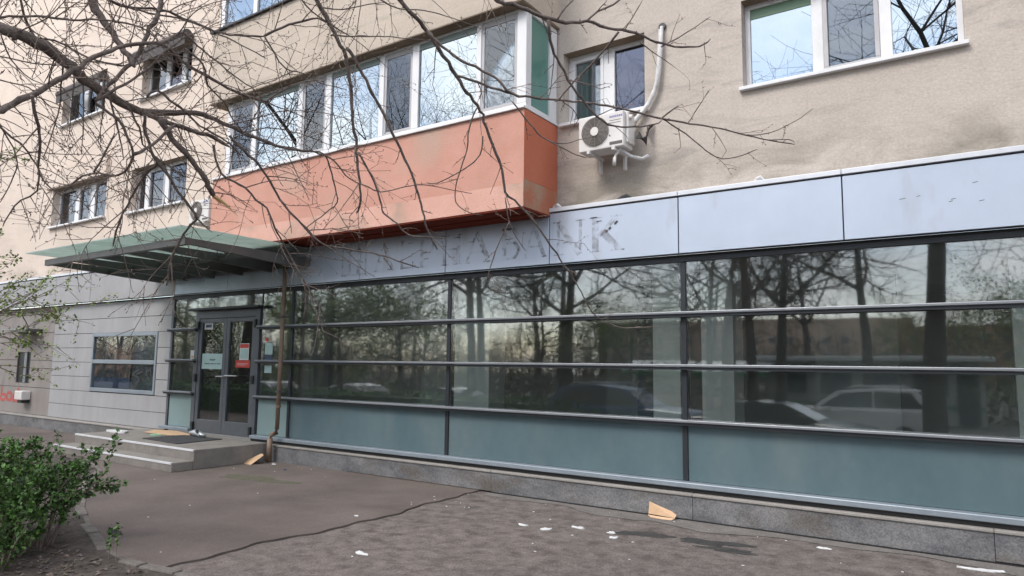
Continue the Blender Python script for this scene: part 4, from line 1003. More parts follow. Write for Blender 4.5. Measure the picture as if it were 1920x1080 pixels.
# ================================================================== the bare tree reaching in from the left
BRANCHES = [
[(-4.243,-6.855,3.256,0.0323),(-4.014,-6.612,3.254,0.0315),(-3.853,-6.407,3.201,0.0307),(-3.702,-6.206,3.119,0.0297),(-3.683,-6.103,3.105,0.0287),(-3.691,-6.019,3.093,0.0276),(-3.697,-5.931,3.056,0.0264),(-3.722,-5.856,3.026,0.0252),(-3.745,-5.78,3.001,0.0239),(-3.742,-5.686,2.97,0.0225),(-3.736,-5.59,2.941,0.021),(-3.749,-5.512,2.945,0.0195),(-3.735,-5.417,2.96,0.0179),(-3.704,-5.312,2.988,0.0162),(-3.671,-5.203,3.006,0.0144),(-3.61,-5.07,2.971,0.0126),(-3.545,-4.931,2.924,0.0107),(-3.475,-4.791,2.888,0.0087),(-3.371,-4.633,2.886,0.0066)],
[(-3.676,-5.549,2.919,0.0143),(-3.663,-5.452,2.896,0.0131),(-3.61,-5.329,2.877,0.0119),(-3.553,-5.201,2.849,0.0106),(-3.542,-5.105,2.82,0.0092)],
[(-3.992,-6.624,2.352,0.0182),(-3.718,-6.391,2.534,0.0173),(-3.55,-6.225,2.685,0.0163),(-3.577,-6.177,2.726,0.0153),(-3.561,-6.104,2.795,0.0143),(-3.52,-6.017,2.888,0.0132),(-3.497,-5.941,2.976,0.012),(-3.47,-5.863,3.067,0.0108),(-3.42,-5.766,3.134,0.0096),(-3.345,-5.649,3.176,0.0083),(-3.356,-5.591,3.23,0.0069),(-3.353,-5.525,3.286,0.0055)],
[(-3.637,-5.456,4.053,0.015),(-3.65,-5.475,3.762,0.0143),(-3.651,-5.497,3.564,0.0135),(-3.636,-5.521,3.456,0.0128),(-3.637,-5.558,3.364,0.0121),(-3.631,-5.589,3.26,0.0114),(-3.626,-5.622,3.171,0.0107),(-3.623,-5.661,3.112,0.01),(-3.643,-5.712,3.026,0.0094),(-3.662,-5.763,2.955,0.0087),(-3.646,-5.792,2.885,0.0081)],
[(-3.646,-5.792,2.885,0.0081),(-3.614,-5.709,2.977,0.0073),(-3.555,-5.611,3.085,0.0064),(-3.527,-5.536,3.21,0.0055),(-3.497,-5.456,3.309,0.0046),(-3.491,-5.388,3.375,0.0037)],
[(-3.804,-6.297,3.134,0.0062),(-3.763,-6.19,3.188,0.0058),(-3.695,-6.063,3.233,0.0055),(-3.666,-5.959,3.254,0.0052),(-3.565,-5.808,3.286,0.0048),(-3.526,-5.697,3.298,0.0044),(-3.541,-5.62,3.303,0.004),(-3.555,-5.539,3.275,0.0036)],
[(-3.755,-6.203,3.588,0.0064),(-3.755,-6.114,3.308,0.006),(-3.787,-6.073,3.227,0.0056),(-3.8,-6.021,3.17,0.0052),(-3.777,-5.955,3.177,0.0048),(-3.737,-5.871,3.145,0.0043),(-3.717,-5.802,3.124,0.0039),(-3.626,-5.686,3.103,0.0035)],
[(-3.795,-5.898,3.83,0.0222),(-3.724,-5.817,3.437,0.0205),(-3.67,-5.789,3.347,0.0188),(-3.612,-5.758,3.258,0.0171),(-3.564,-5.736,3.183,0.0154),(-3.517,-5.716,3.122,0.0138),(-3.476,-5.7,3.062,0.0121)],
[(-3.863,-5.805,3.694,0.0085),(-3.84,-5.681,3.535,0.0082),(-3.829,-5.587,3.538,0.0078),(-3.751,-5.45,3.558,0.0074),(-3.708,-5.332,3.544,0.007),(-3.686,-5.229,3.534,0.0066),(-3.622,-5.097,3.523,0.0061),(-3.511,-4.938,3.549,0.0057)],
[(-3.767,-5.713,3.498,0.0057),(-3.805,-5.64,3.519,0.0053),(-3.756,-5.505,3.513,0.005),(-3.675,-5.35,3.521,0.0046),(-3.615,-5.204,3.493,0.0041),(-3.588,-5.082,3.477,0.0037),(-3.505,-4.916,3.415,0.0032)],
[(-3.511,-4.938,3.549,0.0081),(-3.447,-4.857,3.628,0.0071),(-3.327,-4.736,3.699,0.006),(-3.317,-4.683,3.716,0.0049),(-3.281,-4.606,3.69,0.0038),(-3.257,-4.538,3.669,0.0027)],
[(-3.511,-4.938,3.549,0.0057),(-3.496,-4.868,3.465,0.0051),(-3.479,-4.798,3.392,0.0044),(-3.417,-4.705,3.377,0.0038),(-3.368,-4.618,3.338,0.0032),(-3.261,-4.494,3.313,0.0025)],
[(-3.555,-5.539,3.275,0.0085),(-3.562,-5.459,3.249,0.0085),(-3.555,-5.368,3.206,0.0084),(-3.509,-5.25,3.161,0.0083),(-3.471,-5.138,3.123,0.0081),(-3.429,-5.026,3.11,0.008),(-3.442,-4.955,3.12,0.0079)],
[(-3.442,-4.955,3.12,0.0063),(-3.407,-4.863,3.21,0.0051),(-3.378,-4.772,3.286,0.0038),(-3.321,-4.658,3.331,0.0025)],
[(-3.442,-4.955,3.12,0.0047),(-3.439,-4.871,3.114,0.0038),(-3.388,-4.753,3.092,0.0029),(-3.309,-4.61,3.035,0.002)],
[(-3.579,-5.576,2.972,0.007),(-3.599,-5.512,3.028,0.0066),(-3.547,-5.38,2.941,0.0061),(-3.548,-5.289,2.893,0.0056),(-3.491,-5.157,2.828,0.0051),(-3.494,-5.066,2.775,0.0046)],
[(-3.646,-5.79,2.872,0.0081),(-3.619,-5.696,2.821,0.0076),(-3.636,-5.628,2.75,0.0072),(-3.675,-5.574,2.67,0.0067),(-3.797,-5.575,2.578,0.0062),(-3.975,-5.63,2.603,0.0056),(-4.123,-5.657,2.57,0.0051),(-4.238,-5.659,2.524,0.0045)],
[(-3.603,-5.61,2.649,0.0083),(-3.581,-5.524,2.726,0.0085),(-3.575,-5.452,2.82,0.0086),(-3.601,-5.396,2.88,0.0088)],
[(-3.664,-6.27,2.73,0.0048),(-3.649,-6.185,2.63,0.0045),(-3.629,-6.103,2.574,0.0042),(-3.648,-6.049,2.523,0.004),(-3.681,-6.006,2.492,0.0037),(-3.718,-5.964,2.442,0.0034),(-3.727,-5.904,2.404,0.0031),(-3.728,-5.841,2.379,0.0028),(-3.705,-5.765,2.381,0.0024)],
[(-3.569,-6.048,2.465,0.0043),(-3.607,-6.03,2.366,0.0039),(-3.699,-6.057,2.328,0.0034),(-3.777,-6.072,2.271,0.003),(-3.836,-6.074,2.212,0.0025)],
[(-3.885,-5.67,2.58,0.0057),(-3.82,-5.643,2.705,0.005),(-3.78,-5.627,2.791,0.0043)],
[(-3.624,-5.474,2.89,0.0159),(-3.607,-5.385,2.769,0.0155),(-3.58,-5.296,2.692,0.0151),(-3.586,-5.231,2.632,0.0147),(-3.605,-5.176,2.577,0.0143),(-3.631,-5.127,2.534,0.0139)],
[(-3.645,-5.551,2.906,0.0085),(-3.681,-5.483,2.719,0.0083),(-3.662,-5.387,2.606,0.008),(-3.671,-5.315,2.524,0.0077),(-3.678,-5.243,2.457,0.0074),(-3.696,-5.18,2.4,0.0071),(-3.802,-5.178,2.349,0.0067),(-3.906,-5.17,2.265,0.0064),(-3.996,-5.151,2.178,0.006),(-4.078,-5.121,2.041,0.0057)],
[(-3.717,-5.168,2.405,0.0046),(-3.704,-5.123,2.364,0.0035),(-3.695,-5.083,2.335,0.0023)],
[(-3.684,-5.426,2.681,0.0073),(-3.882,-5.425,2.583,0.0068),(-4.044,-5.4,2.485,0.0062),(-4.204,-5.372,2.372,0.0055),(-4.334,-5.326,2.272,0.0048)],
[(-3.573,-5.186,2.819,0.0068),(-3.588,-5.116,2.667,0.0066),(-3.521,-5.0,2.598,0.0063),(-3.516,-4.928,2.539,0.006),(-3.509,-4.857,2.504,0.0058),(-3.517,-4.789,2.403,0.0055),(-3.523,-4.72,2.316,0.0052),(-3.503,-4.628,2.178,0.0049),(-3.457,-4.51,1.986,0.0046),(-3.446,-4.429,1.891,0.0042)],
[(-3.539,-5.111,2.881,0.0085),(-3.532,-5.025,2.824,0.0081),(-3.522,-4.939,2.774,0.0078),(-3.524,-4.858,2.703,0.0074),(-3.515,-4.761,2.574,0.007),(-3.475,-4.646,2.457,0.0066),(-3.42,-4.519,2.338,0.0062),(-3.398,-4.429,2.322,0.0058),(-3.232,-4.24,2.294,0.0053),(-3.133,-4.095,2.254,0.0049),(-3.074,-3.977,2.222,0.0044)],
[(-3.19,-4.185,2.274,0.0052),(-3.151,-4.148,2.196,0.0026)],
[(-3.371,-4.633,2.886,0.0058),(-3.343,-4.572,2.881,0.0054),(-3.341,-4.516,2.774,0.0049),(-3.351,-4.467,2.659,0.0045),(-3.374,-4.435,2.606,0.004),(-3.465,-4.448,2.544,0.0036),(-3.611,-4.494,2.447,0.0031)],
[(-3.371,-4.633,2.886,0.005),(-3.316,-4.53,2.853,0.0047),(-3.276,-4.428,2.751,0.0044),(-3.216,-4.322,2.715,0.004),(-3.183,-4.236,2.694,0.0037),(-3.086,-4.116,2.743,0.0034),(-3.002,-4.002,2.768,0.0031),(-2.888,-3.861,2.748,0.0027),(-2.815,-3.75,2.74,0.0024)],
[(-3.301,-4.89,4.253,0.0162),(-3.285,-4.807,3.98,0.0155),(-3.276,-4.743,3.802,0.0149),(-3.262,-4.688,3.719,0.0142),(-3.248,-4.632,3.635,0.0135),(-3.22,-4.565,3.533,0.0128),(-3.228,-4.521,3.429,0.0121),(-3.24,-4.483,3.34,0.0114),(-3.26,-4.445,3.216,0.0107),(-3.278,-4.408,3.107,0.01),(-3.29,-4.37,3.025,0.0092),(-3.312,-4.334,2.903,0.0085),(-3.325,-4.291,2.772,0.0077),(-3.354,-4.256,2.622,0.007),(-3.398,-4.245,2.576,0.0062)],
[(-3.293,-4.345,2.95,0.0069),(-3.274,-4.272,2.841,0.0065),(-3.263,-4.206,2.747,0.0062),(-3.267,-4.148,2.633,0.0058),(-3.281,-4.106,2.589,0.0054),(-3.237,-4.022,2.526,0.005),(-3.206,-3.947,2.462,0.0045),(-3.096,-3.826,2.453,0.0041),(-3.035,-3.738,2.45,0.0037)],
[(-3.242,-4.516,3.576,0.011),(-3.201,-4.419,3.425,0.0105),(-3.166,-4.329,3.288,0.01),(-3.131,-4.235,3.132,0.0095),(-3.129,-4.175,3.059,0.009),(-3.111,-4.097,2.932,0.0084),(-3.1,-4.026,2.82,0.0079),(-3.102,-3.966,2.723,0.0073),(-3.106,-3.902,2.589,0.0067),(-3.108,-3.84,2.471,0.0061),(-3.094,-3.768,2.376,0.0055)],
[(-2.722,-4.825,3.978,0.0135),(-2.681,-4.729,3.758,0.0132),(-2.659,-4.661,3.656,0.0129),(-2.621,-4.587,3.581,0.0126),(-2.594,-4.523,3.537,0.0123),(-2.591,-4.478,3.506,0.0119),(-2.577,-4.421,3.443,0.0116),(-2.548,-4.354,3.38,0.0113),(-2.533,-4.295,3.308,0.0109),(-2.516,-4.237,3.249,0.0106),(-2.511,-4.19,3.213,0.0102),(-2.493,-4.132,3.161,0.0098),(-2.487,-4.084,3.124,0.0095),(-2.49,-4.038,3.053,0.0091),(-2.486,-3.984,2.965,0.0087),(-2.461,-3.912,2.842,0.0083),(-2.468,-3.856,2.683,0.0079),(-2.437,-3.791,2.64,0.0075),(-2.388,-3.708,2.556,0.0071),(-2.366,-3.646,2.502,0.0066),(-2.348,-3.587,2.44,0.0062),(-2.328,-3.526,2.376,0.0058),(-2.308,-3.467,2.33,0.0053),(-2.299,-3.413,2.264,0.0049),(-2.272,-3.351,2.223,0.0044),(-2.244,-3.291,2.21,0.004)],
[(-2.267,-3.432,2.242,0.0046),(-2.251,-3.351,2.171,0.0044),(-2.235,-3.268,2.085,0.0042),(-2.205,-3.17,1.956,0.004),(-2.156,-3.067,1.895,0.0038),(-2.072,-2.944,1.856,0.0036),(-1.984,-2.826,1.871,0.0034)],
[(-2.565,-4.532,3.499,0.0092),(-2.525,-4.483,3.438,0.0089),(-2.459,-4.414,3.367,0.0086),(-2.391,-4.349,3.327,0.0083),(-2.298,-4.264,3.272,0.008),(-2.207,-4.174,3.17,0.0076),(-2.111,-4.092,3.151,0.0073),(-2.014,-4.011,3.145,0.007),(-1.864,-3.894,3.136,0.0066),(-1.714,-3.774,3.109,0.0063),(-1.615,-3.689,3.083,0.006),(-1.516,-3.605,3.06,0.0056),(-1.416,-3.52,3.041,0.0053),(-1.315,-3.435,3.028,0.0049),(-1.214,-3.35,3.011,0.0046),(-1.113,-3.263,2.985,0.0043),(-1.011,-3.176,2.958,0.0039),(-0.881,-3.071,2.939,0.0036)],
[(-2.468,-4.375,3.265,0.0078),(-2.409,-4.323,3.244,0.0074),(-2.338,-4.261,3.217,0.007),(-2.253,-4.191,3.184,0.0067),(-2.214,-4.153,3.175,0.0063)],
[(-1.524,-3.586,3.068,0.0045),(-1.413,-3.485,2.985,0.004),(-1.278,-3.36,2.854,0.0035),(-1.176,-3.275,2.853,0.0031),(-1.07,-3.195,2.907,0.0026)],
[(-1.105,-3.29,2.976,0.0035),(-1.003,-3.202,2.993,0.003),(-0.87,-3.102,3.071,0.0025),(-0.776,-3.03,3.159,0.0019)],
[(-1.001,-3.215,2.946,0.0032),(-0.901,-3.118,2.959,0.0026),(-0.88,-3.072,2.948,0.0019)],
[(-2.047,-4.807,3.632,0.0121),(-1.963,-4.686,3.436,0.0116),(-1.913,-4.615,3.434,0.011),(-1.863,-4.541,3.415,0.0104),(-1.789,-4.449,3.391,0.0098),(-1.735,-4.375,3.385,0.0091),(-1.655,-4.287,3.41,0.0085),(-1.576,-4.193,3.393,0.0079),(-1.471,-4.083,3.381,0.0072),(-1.413,-4.003,3.359,0.0065),(-1.317,-3.898,3.34,0.0059),(-1.242,-3.812,3.353,0.0052),(-1.202,-3.751,3.382,0.0045),(-1.18,-3.705,3.427,0.0038)],
[(-1.639,-4.316,3.398,0.0063),(-1.598,-4.275,3.452,0.0056),(-1.533,-4.217,3.501,0.005),(-1.485,-4.172,3.556,0.0043)],
[(-1.743,-4.445,3.377,0.0048),(-1.713,-4.414,3.447,0.0042),(-1.684,-4.38,3.495,0.0035),(-1.667,-4.355,3.546,0.0028)],
[(-1.782,-4.471,3.377,0.0083),(-1.801,-4.417,3.291,0.008),(-1.813,-4.363,3.241,0.0076),(-1.809,-4.301,3.205,0.0073),(-1.8,-4.23,3.138,0.0069),(-1.766,-4.141,3.056,0.0065),(-1.741,-4.061,3.0,0.0061),(-1.69,-3.965,2.948,0.0057),(-1.647,-3.881,2.953,0.0053),(-1.577,-3.78,2.97,0.0048),(-1.503,-3.68,3.009,0.0044),(-1.505,-3.632,3.05,0.0039)],
[(-1.524,-4.172,3.363,0.0064),(-1.6,-4.145,3.319,0.0059),(-1.704,-4.133,3.243,0.0054),(-1.836,-4.137,3.149,0.0049),(-1.918,-4.113,3.097,0.0044),(-1.974,-4.078,3.104,0.0038)],
[(-1.375,-3.946,3.333,0.0037),(-1.258,-3.849,3.428,0.0029),(-1.159,-3.764,3.527,0.0022)],
[(-1.5,-4.156,3.364,0.0036),(-1.459,-4.129,3.454,0.0029),(-1.416,-4.1,3.545,0.0021)],
[(-1.471,-4.014,3.354,0.0032),(-1.408,-3.904,3.305,0.0025),(-1.348,-3.796,3.26,0.0018)],
[(-1.505,-3.632,3.05,0.0039),(-1.468,-3.6,3.092,0.0036),(-1.425,-3.564,3.134,0.0032)],
[(-1.376,-3.541,3.027,0.0032),(-1.327,-3.491,3.131,0.0026),(-1.274,-3.44,3.249,0.0021)],
[(-2.341,-3.978,3.215,0.005),(-2.253,-3.867,3.06,0.0046),(-2.2,-3.792,2.997,0.0042),(-2.064,-3.658,2.913,0.0038),(-2.021,-3.597,2.902,0.0034)],
[(-2.2,-3.792,2.997,0.0037),(-2.126,-3.719,2.977,0.0032),(-2.049,-3.651,3.01,0.0028),(-1.958,-3.573,3.041,0.0024)],
[(-2.462,-4.172,3.142,0.0048),(-2.534,-4.153,3.027,0.0046),(-2.58,-4.117,2.91,0.0043),(-2.64,-4.091,2.807,0.004),(-2.699,-4.067,2.719,0.0037),(-2.732,-4.023,2.612,0.0034),(-2.69,-3.936,2.561,0.0031),(-2.645,-3.852,2.551,0.0028)],
[(-2.503,-4.058,2.998,0.005),(-2.552,-4.017,2.898,0.0044),(-2.67,-4.026,2.821,0.0039),(-2.846,-4.075,2.744,0.0033),(-2.936,-4.077,2.76,0.0028)],
[(-2.535,-3.509,2.36,0.0025),(-2.571,-3.587,2.461,0.0032),(-2.578,-3.643,2.543,0.0038),(-2.575,-3.702,2.694,0.0044)],
[(-2.56,-3.67,2.536,0.0044),(-2.672,-3.661,2.349,0.0039),(-2.754,-3.633,2.177,0.0033),(-2.773,-3.574,2.093,0.0028),(-2.711,-3.47,2.088,0.0022)],
[(-2.809,-4.725,3.703,0.0046),(-2.749,-4.588,3.666,0.004),(-2.655,-4.437,3.691,0.0034),(-2.571,-4.287,3.683,0.0027),(-2.469,-4.123,3.656,0.002)],
[(-3.252,-4.649,3.611,0.0058),(-3.197,-4.524,3.638,0.0049),(-3.11,-4.379,3.676,0.004),(-3.019,-4.229,3.699,0.0031),(-2.894,-4.056,3.716,0.0021)],
[(-3.208,-4.756,3.724,0.0048),(-3.164,-4.648,3.75,0.0041),(-3.074,-4.515,3.819,0.0033),(-3.036,-4.415,3.865,0.0025)],
[(-3.281,-4.939,3.812,0.0047),(-3.272,-4.823,3.722,0.0042),(-3.27,-4.722,3.699,0.0037),(-3.225,-4.588,3.654,0.0032),(-3.177,-4.451,3.603,0.0027),(-3.099,-4.285,3.486,0.0021)],
[(-3.536,-5.117,2.943,0.0046),(-3.501,-5.004,3.002,0.0041),(-3.435,-4.872,3.08,0.0037),(-3.392,-4.751,3.117,0.0031),(-3.319,-4.607,3.134,0.0026),(-3.243,-4.456,3.121,0.002)],
[(-3.514,-5.093,2.873,0.004),(-3.442,-4.935,2.964,0.0036),(-3.367,-4.763,2.967,0.0031),(-3.34,-4.621,2.953,0.0026),(-3.308,-4.475,2.935,0.002)],
[(-3.543,-5.412,3.293,0.0059),(-3.518,-5.314,3.233,0.0053),(-3.554,-5.253,3.139,0.0048),(-3.537,-5.159,3.072,0.0043),(-3.545,-5.078,2.972,0.0037),(-3.524,-4.981,2.9,0.0032)],
[(-3.446,-5.473,3.333,0.005),(-3.467,-5.382,3.301,0.0046),(-3.45,-5.261,3.243,0.0043),(-3.428,-5.137,3.183,0.0039),(-3.427,-5.03,3.15,0.0035),(-3.426,-4.915,3.048,0.003),(-3.422,-4.796,2.934,0.0026)],
[(-3.661,-5.945,3.041,0.0046),(-3.705,-5.93,2.934,0.0041),(-3.744,-5.913,2.838,0.0035),(-3.817,-5.912,2.687,0.003),(-3.884,-5.914,2.587,0.0024)],
[(-3.353,-6.179,2.724,0.0081),(-3.417,-6.131,2.639,0.0071),(-3.483,-6.084,2.567,0.006),(-3.569,-6.048,2.465,0.0049)],
[(-3.569,-6.246,3.035,0.0036),(-3.611,-6.183,2.951,0.003),(-3.61,-6.091,2.882,0.0024),(-3.56,-5.975,2.872,0.0018)],
[(-3.692,-6.319,2.955,0.0038),(-3.661,-6.208,2.966,0.0034),(-3.625,-6.093,2.968,0.0029),(-3.54,-5.946,2.985,0.0024),(-3.512,-5.837,2.992,0.0018)],
[(-3.675,-6.299,2.896,0.0036),(-3.638,-6.207,2.847,0.0032),(-3.585,-6.108,2.831,0.0027),(-3.563,-6.023,2.765,0.0023),(-3.544,-5.951,2.772,0.0018)],
[(-3.7,-6.303,2.801,0.0042),(-3.666,-6.204,2.678,0.0037),(-3.652,-6.112,2.525,0.0033),(-3.724,-6.089,2.44,0.0028),(-3.841,-6.092,2.326,0.0023)],
[(-3.691,-5.71,2.951,0.0055),(-3.707,-5.669,2.866,0.0047),(-3.724,-5.625,2.752,0.0038),(-3.747,-5.586,2.65,0.0028)],
[(-3.664,-5.626,2.915,0.0056),(-3.68,-5.549,2.825,0.005),(-3.732,-5.499,2.759,0.0044),(-3.72,-5.406,2.692,0.0037),(-3.674,-5.289,2.622,0.003)],
[(-4.243,-6.855,3.256,0.0577),(-4.157,-6.752,3.606,0.0536),(-3.987,-6.579,3.852,0.0491),(-3.667,-6.288,3.987,0.0444),(-3.333,-5.975,4.024,0.0394),(-2.982,-5.644,4.008,0.0341),(-2.704,-5.354,3.935,0.0286),(-2.411,-5.05,3.83,0.0227),(-2.104,-4.735,3.718,0.0166)],
[(-3.365,-6.053,3.985,0.0275),(-3.795,-5.898,3.83,0.0222)],
[(-3.313,-5.735,4.148,0.0216),(-3.637,-5.456,4.053,0.015)],
[(-3.072,-5.216,4.215,0.0205),(-3.301,-4.89,4.253,0.0162)],
[(-2.715,-5.069,4.023,0.0171),(-2.722,-4.825,3.978,0.0135)],
[(-3.721,-6.351,3.962,0.0099),(-3.755,-6.203,3.588,0.0064)],
[(-3.27,-5.475,4.241,0.0085),(-3.289,-5.22,4.059,0.0068),(-3.281,-4.939,3.812,0.0047)],
[(-2.761,-5.104,4.051,0.0071),(-2.809,-4.725,3.703,0.0046)],
[(-3.365,-6.053,3.985,0.01),(-3.863,-5.805,3.694,0.0085)]]
OVERHEAD = 9

TR = empty('bare_tree', (-4.3,-6.85,0.0), label='bare drooping tree whose dark branches hang across the top left of the view', cat='tree')
TO = Vector(TR.location)
trunk = [(-4.35,-6.95,-.05),(-4.36,-6.93,.5),(-4.33,-6.9,1.3),(-4.30,-6.88,2.2),(-4.25,-6.86,2.9),(-4.245,-6.856,3.25)]
b = MB().tube([Vector(p)-TO for p in trunk], [.20,.165,.145,.13,.11,.085], 14); obj('trunk', b, M['bark'], TR, smooth=True)
rt = random.Random(5)
def jitter_path(pts, amt):
    """subdivide and add small kinks so that no limb is a clean curve"""
    P = [Vector(p[:3]) for p in pts]; Rr = [p[3] for p in pts]; out = []; rad = []
    for i in range(len(P)-1):
        p0, p1, p2, p3 = P[max(i-1,0)], P[i], P[i+1], P[min(i+2,len(P)-1)]
        n = max(2, int((p2-p1).length/.035))
        for k in range(n):
            t = k/n
            q = .5*((2*p1)+(p2-p0)*t+(2*p0-5*p1+4*p2-p3)*t*t+(3*p1-p0-3*p2+p3)*t**3)
            r = Rr[i]+(Rr[i+1]-Rr[i])*t
            out.append(q + Vector((rt.uniform(-1,1),rt.uniform(-1,1),rt.uniform(-1,1)))*amt*min(1,r/.01)); rad.append(r*rt.uniform(.9,1.12))
    out.append(P[-1]); rad.append(Rr[-1]*.6)
    return out, rad
TW = [MB(), MB()]
count = [0]
def grow(p, d, L, r, depth, droop):
    """one thin twig with buds, forking a little"""
    n = max(3, int(L/.045)); pts = [p.copy()]; rad = [r]; q = p.copy(); dd = d.normalized()
    for i in range(n):
        dd = (dd + Vector((rt.uniform(-1,1),rt.uniform(-1,1),rt.uniform(-1,1)))*.13 + Vector((0,0,-droop))).normalized()
        q = q + dd*L/n; pts.append(q.copy()); rad.append(r*(1-.55*(i+1)/n))
        if depth and rt.random() < .30:
            s = dd.cross(Vector((rt.uniform(-1,1),rt.uniform(-1,1),rt.uniform(-1,1))))
            if s.length > .05: grow(q, dd*.75 + s.normalized()*.75, L*rt.uniform(.3,.6), max(.0014,r*.65), depth-1, droop*rt.uniform(-.4,1.3))
        elif rt.random() < .5:
            s = dd.cross(Vector((rt.uniform(-1,1),rt.uniform(-1,1),rt.uniform(-1,1))))
            if s.length > .05:
                s.normalize(); u = q + (s+dd*.5)*rt.uniform(.006,.014); TW[0].tube([q, u], [.0026,.0018], 4)
    TW[0 if r < .0026 else 1].tube([v-TO*0 for v in pts], rad, 4 if r < .003 else 5); count[0] += 1
NB = len(BRANCHES) - OVERHEAD
for bi, br in enumerate(BRANCHES):
    pts, rad = jitter_path(br, .006 if bi < NB else .01)
    rmax = br[0][3]
    b = MB().tube([p-TO for p in pts], rad, 10 if rmax > .02 else 7)
    for i in range(2, len(pts)-1):                       # knots and spur buds
        if rt.random() < .16:
            dd = (pts[i+1]-pts[i-1]).normalized(); s = dd.cross(Vector((rt.uniform(-1,1),rt.uniform(-1,1),rt.uniform(-1,1))))
            if s.length > .05:
                s.normalize(); k = rad[i]
                b.tube([pts[i]-TO, pts[i]-TO + (s+dd*.3)*(k*1.0+.007)], [k*.75, max(.0014,k*.35)], 5)
    obj('limb' if bi >= NB or rmax > .02 else 'branch', b, M['bark'], TR, smooth=True)
    # side twigs: thick in the left half of the view, sparser to the right
    Lb = sum((c-a).length for a, c in zip(pts, pts[1:])); acc = 0; nxt = rt.uniform(.03,.1)
    for i in range(1, len(pts)-1):
        acc += (pts[i]-pts[i-1]).length
        if acc > nxt:
            x = pts[i].x; left = x < -3.3
            if bi >= NB:
                nxt = acc + rt.uniform(.06,.16); L = rt.uniform(.3,.9); dr = .12
            else:
                nxt = acc + (rt.uniform(.03,.085) if left else rt.uniform(.10,.28)); L = rt.uniform(.12,.5) if left else rt.uniform(.05,.26); dr = rt.uniform(-.05,.10)
            dd = (pts[i+1]-pts[i-1]).normalized(); s = dd.cross(Vector((rt.uniform(-1,1),rt.uniform(-1,1),rt.uniform(-1,1))))
            if s.length > .05:
                s.normalize(); grow(pts[i], dd*rt.uniform(.3,.8)+s*.8, L, min(rad[i]*.6, rt.uniform(.0020,.0042)), 2 if left else 1, dr)
for t, nm in zip(TW, ('twigs','twigs')):
    t.v = [(x-TO.x,y-TO.y,z-TO.z) for x,y,z in t.v]
    obj(nm, t, M['twig'], TR, smooth=True, kind='stuff')
# freshly snapped end
BE = Vector(BRANCHES[21][-1][:3]) - TO
b = MB()
for (dx, dz, r) in ((.10,-.07,.006),(.14,-.12,.005),(.07,-.045,.008),(.05,-.06,.005)):
    b.tube([BE, BE+Vector((dx*.6,dx*.3,dz*.55)), BE+Vector((dx,dx*.5,dz))], [r*1.6,r,.001], 5)
obj('split_end', b, M['splinter'], TR)

# ================================================================== shrubs and young tree in the bed
def leaf(b, p, d, s, up, mi=0):
    d = d.normalized(); w = d.cross(up)
    if w.length < .05: w = d.cross(Vector((1,0,0)))
    w.normalize(); n = w.cross(d)
    k = s*.36
    b.face([p, p+d*s*.45+w*k+n*s*.10, p+d*s, p+d*s*.45-w*k+n*s*.10][::1], mi)
def rv(r): return Vector((r.uniform(-1,1), r.uniform(-1,1), r.uniform(-1,1)))
def shrub(loc, h, spread, nst, seed, label, mats, dens=1.0, lsz=.036, low=.25, lean=(0,0), cat='shrub', group=None):
    r = random.Random(seed); root = empty('shrub', loc, label=label, cat=cat, group=group)
    sb, lb = MB(), MB()
    def stem(p, d, L, rad, depth, lowf):
        n = max(4, int(L/.06)); q = p.copy(); dd = d.normalized(); pts = [q.copy()]; rr = [rad]
        for i in range(n):
            dd = (dd + rv(r)*.16 + Vector((0,0,.05))).normalized(); q = q + dd*L/n; pts.append(q.copy()); rr.append(rad*(1-.75*(i+1)/n))
            f = (i+1)/n
            if depth and f > .2 and r.random() < .42:
                stem(q, dd + rv(r)*.9, L*r.uniform(.25,.5), rad*.55, depth-1, 0)
            if f > lowf and r.random() < .85*dens:
                for _ in range(r.randint(4,8)):
                    leaf(lb, q + rv(r)*.022, dd*.4 + rv(r), lsz*r.uniform(.4,1.35), (Vector((0,0,1))+rv(r)*.5), 0 if r.random() < .72 else 1)
        sb.tube(pts, rr, 5)
    for i in range(nst):
        a = r.uniform(0,6.28); k = r.uniform(.15,1)*spread
        base = Vector((math.cos(a)*k*.35, math.sin(a)*k*.35, -.02))
        stem(base, Vector((math.cos(a)*k + lean[0], math.sin(a)*k + lean[1], h)), h*r.uniform(.8,1.08), r.uniform(.006,.012), 2, low)
    obj('stems', sb, M['twig'], root); obj('foliage', lb, mats, root, kind='stuff')
    return root
LM = [M['leaf'], M['leaf_dark']]
shrub((-6.66,-4.60,.016), .72, .24, 8, 21, 'leafy green shrub on a bare stem at the corner of the flower bed', LM, 1.15, .040, .34, (.02,.06))
shrub((-6.98,-4.92,.016), .68, .46, 15, 22, 'bushy green shrub at the lower left edge behind the corner shrub', LM, 1.2, .040, .10)
shrub((-7.35,-4.72,.016), .68, .52, 16, 23, 'dense green shrub farther left along the flower bed', LM, 1.2, .040, .08)
shrub((-8.1,-4.75,.016), .68, .55, 12, 24, 'green shrub at the far left end of the bed in view', LM, 1.2, .040, .08)
shrub((-6.20,-5.10,.016), .46, .30, 9, 25, 'low dark shrub in the bottom left corner of the bed', LM, 1.1, .040, .0)
shrub((-6.45,-4.95,.016), .55, .36, 12, 26, 'dark leafy shrub filling the bed in front of the corner shrub', LM, 1.1, .040, .05)
shrub((-6.75,-5.15,.016), .60, .36, 12, 27, 'dark leafy shrub at the left edge of the view, nearest the viewer', LM, 1.1, .040, .05)
